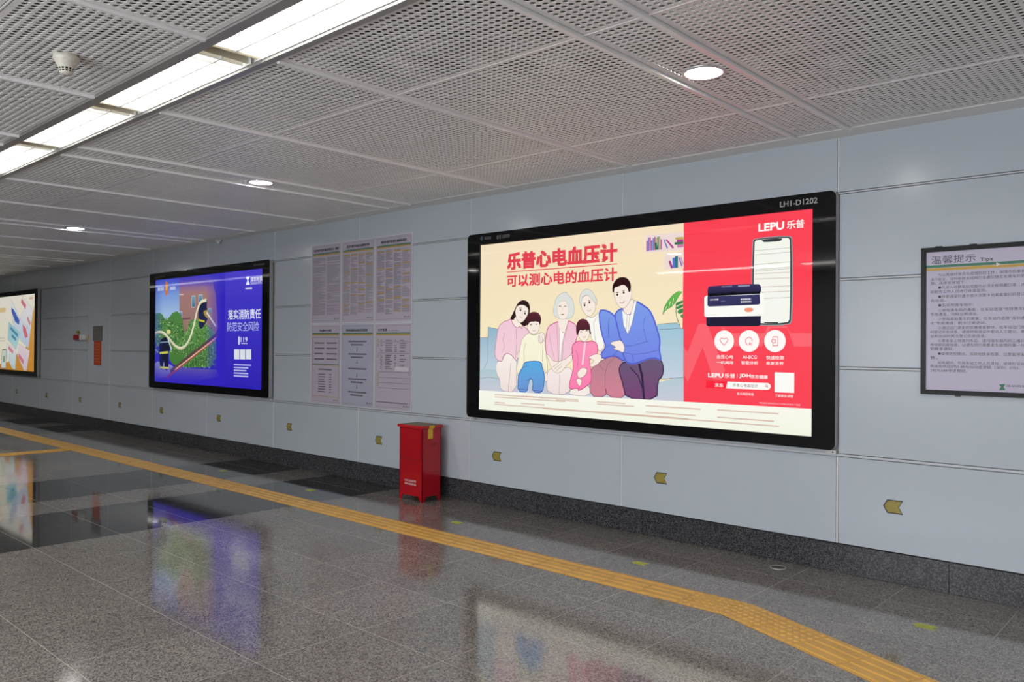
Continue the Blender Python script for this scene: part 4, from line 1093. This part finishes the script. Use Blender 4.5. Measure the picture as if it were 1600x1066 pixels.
for idx, (nm, i, j, lab, title) in enumerate(NOTE):
    x0, x1 = PX[i]+0.004, PX[i+1]-0.004
    z1, z0 = (ZT, ZM+0.004) if j == 0 else (ZM-0.004, ZB)
    paper = PAP if idx != 4 else (176, 178, 196)
    t, sh, yb = panel_board('wall_notice', x0, x1, z0, z1, 0.010, 0.007, lab, 'notice', MT['vjoint'], paper, 'notices on the wall')
    W_, H_ = x1-x0, z1-z0
    A = Art(yb).use(lambda p: p); A.cv = None
    U = lambda u, v: (x0+u*W_, z1-v*H_)
    R = lambda u0, v0, u1, v1, c: A.poly([U(u0, v0), U(u1, v0), U(u1, v1), U(u0, v1)], c)
    bd = [U(0.045, 0.03), U(0.955, 0.03), U(0.955, 0.965), U(0.045, 0.965), U(0.045, 0.03)]
    A.strip(bd, s2l((140, 134, 150)), 0.003); A.k += 1; A.flush('border_line', sh, MT['paper'])
    if idx < 3: tu = (0.08, 0.92) if idx == 0 else (0.16, 0.84)
    else: tu = {3: (0.30, 0.70), 4: (0.16, 0.80), 5: (0.09, 0.34)}[idx]
    tv = (0.057, 0.088) if idx < 3 else (0.064, 0.094)
    A.text(title, U(tu[0], tv[0]), U(tu[1], tv[1]), (38, 34, 44), 0.03)
    if idx == 5: A.text('Bus Information', U(0.38, 0.077), U(0.66, 0.092), DKT, 0.0)
    A.flush('title', sh, MT['paper'])
    if idx < 3: A.marks(U(tu[0], 0.100), U(tu[1], 0.100), 1, 0.006, GREYT)
    R(0.05, 0.112, 0.95, 0.125, (46, 112, 84)); A.flush('green_stripe', sh, MT['paper'])
    R(0.05, 0.127, 0.95, 0.142, (186, 152, 62)); A.flush('yellow_stripe', sh, MT['paper'])
    rn = random.Random(idx*5+1)
    def column(u0, u1, v0, v1, c, dens=0.92):
        v = v0
        while v < v1:
            if rn.random() < dens:
                e = u1 if rn.random() < 0.72 else u0+(u1-u0)*rn.uniform(0.35, 0.95)
                R(u0, v, e, v+0.0062, c); A.k -= 1
            v += 0.0102
        A.k += 1
    if idx == 0:
        column(0.06, 0.48, 0.17, 0.90, (150, 142, 154)); column(0.53, 0.95, 0.17, 0.89, (150, 142, 154))
    elif idx < 3:
        g = (150, 142, 154) if idx == 1 else (136, 130, 144)
        for c in range(4):
            u0 = 0.06+0.226*c; column(u0, u0+0.20, 0.165, rn.uniform(0.86, 0.91), g if c != 3 else (150, 142, 154))
        A.flush('notice_text', sh, MT['paper'], 'stuff')
        for c in range(4):
            u0 = 0.06+0.226*c; v = 0.168+0.02*rn.random()
            while v < 0.88:
                R(u0, v, u0+0.20, v+0.011, (188, 158, 62)); v += rn.uniform(0.06, 0.24)
        A.flush('yellow_heading', sh, MT['paper'], 'stuff')
    elif idx == 3:
        for (a, b, c_) in ((0.165, 0.50, (110, 106, 118)), (0.515, 0.90, (186, 150, 70))):
            A.strip([U(0.06, a), U(0.94, a), U(0.94, b), U(0.06, b), U(0.06, a)], s2l(c_), 0.005)
        A.k += 1; R(0.06, 0.496, 0.94, 0.505, (60, 116, 90))
        A.flush('text_box', sh, MT['paper'])
        for k in range(4):
            A.marks(U(0.13, 0.225+0.067*k), U(0.46, 0.225+0.067*k), 1, 0.018, (96, 90, 104), seed=k); A.marks(U(0.54, 0.225+0.067*k), U(0.88, 0.225+0.067*k), 1, 0.018, (96, 90, 104), seed=k+9)
        A.marks(U(0.27, 0.555), U(0.72, 0.555), 1, 0.018, (96, 90, 104))
        for k in range(8):
            A.marks(U(0.27, 0.62+0.031*k), U(0.50, 0.62+0.031*k), 1, 0.012, (96, 90, 104), seed=k); A.marks(U(0.64, 0.62+0.031*k), U(0.71, 0.62+0.031*k), 1, 0.012, (96, 90, 104), seed=k+4)
    elif idx == 4:
        for k, (v, n) in enumerate(((0.205, 2), (0.355, 2), (0.53, 1), (0.655, 2), (0.81, 2))):
            for r in range(n):
                A.marks(U(0.24 if r == 0 else 0.31, v+0.038*r), U(0.78 if r == 0 else 0.68, v+0.038*r), 1, 0.018, (96, 90, 104), seed=k*3+r)
            if k < 4:
                ve = (0.285, 0.435, 0.595, 0.735)[k]
                R(0.492, ve, 0.502, ve+0.03, DKT); A.poly([U(0.48, ve+0.03), U(0.514, ve+0.03), U(0.497, ve+0.048)], DKT)
    else:
        for (v, n) in ((0.195, 1), (0.23, 5), (0.365, 8)):
            for r in range(n):
                for c, (u0, u1) in enumerate(((0.17, 0.22), (0.30, 0.50), (0.55, 0.61), (0.69, 0.86))):
                    if rn.random() < 0.85: A.marks(U(u0, v+0.022*r), U(u0+(u1-u0)*rn.uniform(0.6, 1), v+0.022*r), 1, 0.010, (110, 104, 116), seed=r+c)
        for v in (0.215, 0.345, 0.56, 0.625, 0.685, 0.745): R(0.10, v, 0.94, v+0.003, (90, 84, 96))
        for v in (0.19, 0.24, 0.37, 0.58, 0.64, 0.70): A.strip([U(0.08, v), U(0.12, v), U(0.12, v+0.025), U(0.08, v+0.025), U(0.08, v)], s2l((170, 160, 80)), 0.005)
        A.k += 1
        R(0.56, 0.50, 0.92, 0.548, (214, 210, 218))
        A.marks(U(0.08, 0.905), U(0.90, 0.915), 1, 0.010, (110, 104, 116))
    A.text('深圳地铁', U(0.84, 0.935), U(0.94, 0.949), DKT, 0.006)
    A.poly([U(0.79, 0.934), U(0.825, 0.934), U(0.815, 0.942), U(0.825, 0.95), U(0.79, 0.95), U(0.80, 0.942)], DKT)
    A.flush('notice_text', sh, MT['paper'], 'stuff')

# ------------------------------------------------------------------ red fire-extinguisher cabinet
cx0, cx1, cy0, cy1 = -6.530, -6.172, -0.377, -0.125
rc = thing('extinguisher_cabinet', ((cx0+cx1)/2, (cy0+cy1)/2, 0), 'red metal fire-extinguisher cabinet on short feet standing against the wall', 'cabinet')
H = 0.748
def plate(w):
    return [(0, 0.001), (0.030, 0.001), (0.058, 0.052), (w-0.058, 0.052), (w-0.030, 0.001), (w, 0.001), (w, H), (0, H)]
b = MB(); T = 0.006
for (ox, oy, dx, dy, w) in ((cx0, cy0, 1, 0, cx1-cx0), (cx0, cy1-T, 1, 0, cx1-cx0)):
    pts = plate(w); b.hexa([(ox+q[0], oy+T, q[1]) for q in pts], [(ox+q[0], oy, q[1]) for q in pts])
for ox in (cx0, cx1-T):
    pts = plate(cy1-cy0); b.hexa([(ox, cy0+q[0], q[1]) for q in pts], [(ox+T, cy0+q[0], q[1]) for q in pts])
b.box(cx0+T, cx1-T, cy0+T, cy1-T, 0.056, 0.062)
b.build('body', MT['red'], rc)
lid = MB().box(cx0-0.020, cx1+0.020, cy0-0.016, cy1+0.014, H-0.002, H+0.026).build('lid', MT['red_lid'], rc, 0.003)
MB().box(cx0-0.012, cx1+0.012, cy0-0.008, cy1+0.006, H+0.0255, H+0.0275).build('dusty_top', MT['dust'], lid)
dr_ = MB().box(cx0+0.016, cx1-0.022, cy0-0.0075, cy0-0.0002, 0.425, 0.732).build('door', MT['red'], rc, 0.0012)
MB().box(cx1-0.030, cx1-0.024, cy0-0.0095, cy0-0.007, 0.425, 0.732).build('hinge', MT['red'], dr_)
def onx(px, py, x):
    d = ray(px, py); tt_ = (x-CAM.x)/d.x; q = CAM+d*tt_; return q.y, q.z
MB().box(cx0+0.016, cx1-0.022, cy0-0.0012, cy0-0.0002, 0.4185, 0.4248).build('door_gap', MT['red_plastic'], dr_)
hd = MB().box(cx1-0.0005, cx1+0.0012, -0.262, -0.190, 0.560, 0.590).build('handle', MT['red_plastic'], rc)
MB().box(cx1+0.001, cx1+0.007, -0.258, -0.194, 0.582, 0.588).build('grip', MT['red_lid'], hd)
MB().box(cx1+0.0001, cx1+0.0016, -0.302, -0.238, 0.640, H-0.004).build('yellow_seal', MT['yellow'], rc)
MB().box(cx1+0.0195, cx1+0.0216, -0.304, -0.232, H-0.001, H+0.0265).build('yellow_seal', MT['yellow'], rc)
A = Art(cy0-0.0006)
for r, zz in enumerate((0.192, 0.160)):
    rn = random.Random(r)
    for k in range(11):
        xx = cx0+0.085+k*0.0165
        for (a0, b0, a1, b1) in ((0, 0, 0.013, 0.004), (0, 0.008, 0.013, 0.011), (0.004, 0, 0.0075, 0.019), (0, 0.0155, 0.013, 0.019), (0.010, 0.003, 0.013, 0.017)):
            if rn.random() < 0.82: A.raw([(xx+a0, zz+b0), (xx+a1, zz+b0), (xx+a1, zz+b1), (xx+a0, zz+b1)], s2l((226, 214, 212)))
A.flush('white_lettering', rc, MT['paper'], 'stuff')

# ------------------------------------------------------------------ arrow stickers on the wall
ARW = {-1.783: 'largest gold arrow sticker on the wall, below the tips board', -3.615: 'gold arrow sticker on the wall below the right half of the family advert',
       -5.495: 'gold arrow sticker on the wall below the left end of the family advert', -7.355: 'gold arrow sticker on the wall just left of the red cabinet',
       -9.21: 'gold arrow sticker on the wall between the blue light box and the notices', -11.07: 'gold arrow sticker on the wall below the right half of the blue light box',
       -12.945: 'gold arrow sticker on the wall below the left end of the blue light box', -14.58: 'gold arrow sticker on the wall first to the left of the blue light box',
       -16.42: 'gold arrow sticker on the wall below the red alarm box', -18.25: 'gold arrow sticker on the wall just below the right end of the leaflet light box',
       -20.15: 'leftmost gold arrow sticker on the wall, at the picture edge'}
ZA = {-1.783: 0.520, -3.615: 0.503, -5.495: 0.500, -7.355: 0.503, -9.21: 0.520}
for x, lab in ARW.items():
    z = ZA.get(x, 0.508)
    t = thing('wall_arrow_sticker', (x, 0, z), lab, 'sticker', 'gold arrow stickers along the wall')
    big = arrow_pts(0.130, 0.094); sm_ = arrow_pts(0.112, 0.078)
    MB().hexa([(x+q[0], -0.0002, z+q[1]) for q in big], [(x+q[0], -0.0012, z+q[1]) for q in big]).build('dark_border', MT['stk_edge'], t)
    MB().hexa([(x+q[0], -0.0011, z+q[1]) for q in sm_], [(x+q[0], -0.0018, z+q[1]) for q in sm_]).build('gold_face', MT['gold'], t)

# ------------------------------------------------------------------ alarm, switch, hook and hydrant sign far left
t = thing('alarm_box', (-16.54, 0, 1.64), 'small red alarm box on the wall left of the hydrant sign', 'alarm')
MB().box(-16.675, -16.405, -0.045, -0.001, 1.643, 1.742).build('body', MT['red_plastic'], t, 0.006)
MB().box(-16.60, -16.48, -0.050, -0.044, 1.665, 1.720).build('front_plate', MT['red_lid'], t)
t = thing('beacon', (-16.49, 0, 1.765), 'tiny amber beacon on the wall above the red alarm box', 'beacon')
MB().box(-16.54, -16.44, -0.02, -0.001, 1.76, 1.785).build('base', MT['gold'], t)
MB().cyl((-16.49, -0.03, 1.783), (-16.49, -0.03, 1.822), 0.035, 0.028, n=14).build('dome', MT['gold'], t)
t = thing('switch_box', (-16.26, 0, 1.64), 'small white switch box beside the red alarm box', 'switch box')
MB().box(-16.388, -16.125, -0.040, -0.001, 1.643, 1.742).build('body', MT['white_plastic'], t, 0.005)
MB().box(-16.265, -16.250, -0.043, -0.039, 1.655, 1.732).build('seam', MT['housing'], t)
t = thing('door_pull', (-16.05, 0, 1.60), 'yellow tape pull hanging on the edge of the wall cover panel', 'pull')
MB().hexa([(-16.075, -0.001, 1.60), (-16.045, -0.001, 1.60), (-16.045, -0.012, 1.60), (-16.075, -0.012, 1.60)], [(-16.035, -0.001, 1.745), (-16.008, -0.001, 1.745), (-16.008, -0.012, 1.745), (-16.035, -0.012, 1.745)]).build('tape', MT['yellow'], t)
MB().cyl((-16.022, -0.012, 1.742), (-16.022, -0.018, 1.742), 0.012, n=10).build('knob', MT['silver'], t)
t = thing('hydrant_sign', (-15.58, 0, 1.18), 'tall sign with grey top and orange-red lower half on the wall cover', 'sign')
MB().box(-15.795, -15.372, -0.010, -0.0005, 1.628, 1.902).build('grey_plate', MT['dim_sign'], t)
rp = MB().box(-15.742, -15.420, -0.008, -0.0005, 1.180, 1.627).build('red_plate', MT['orange'], t)
A = Art(-0.0082)
for k in range(7):
    A.marks((-15.70, 1.585-0.055*k), (-15.46, 1.585-0.055*k), 1, 0.016, (214, 120, 60), seed=k)
A.flush('small_print', rp, MT['paper'], 'stuff')
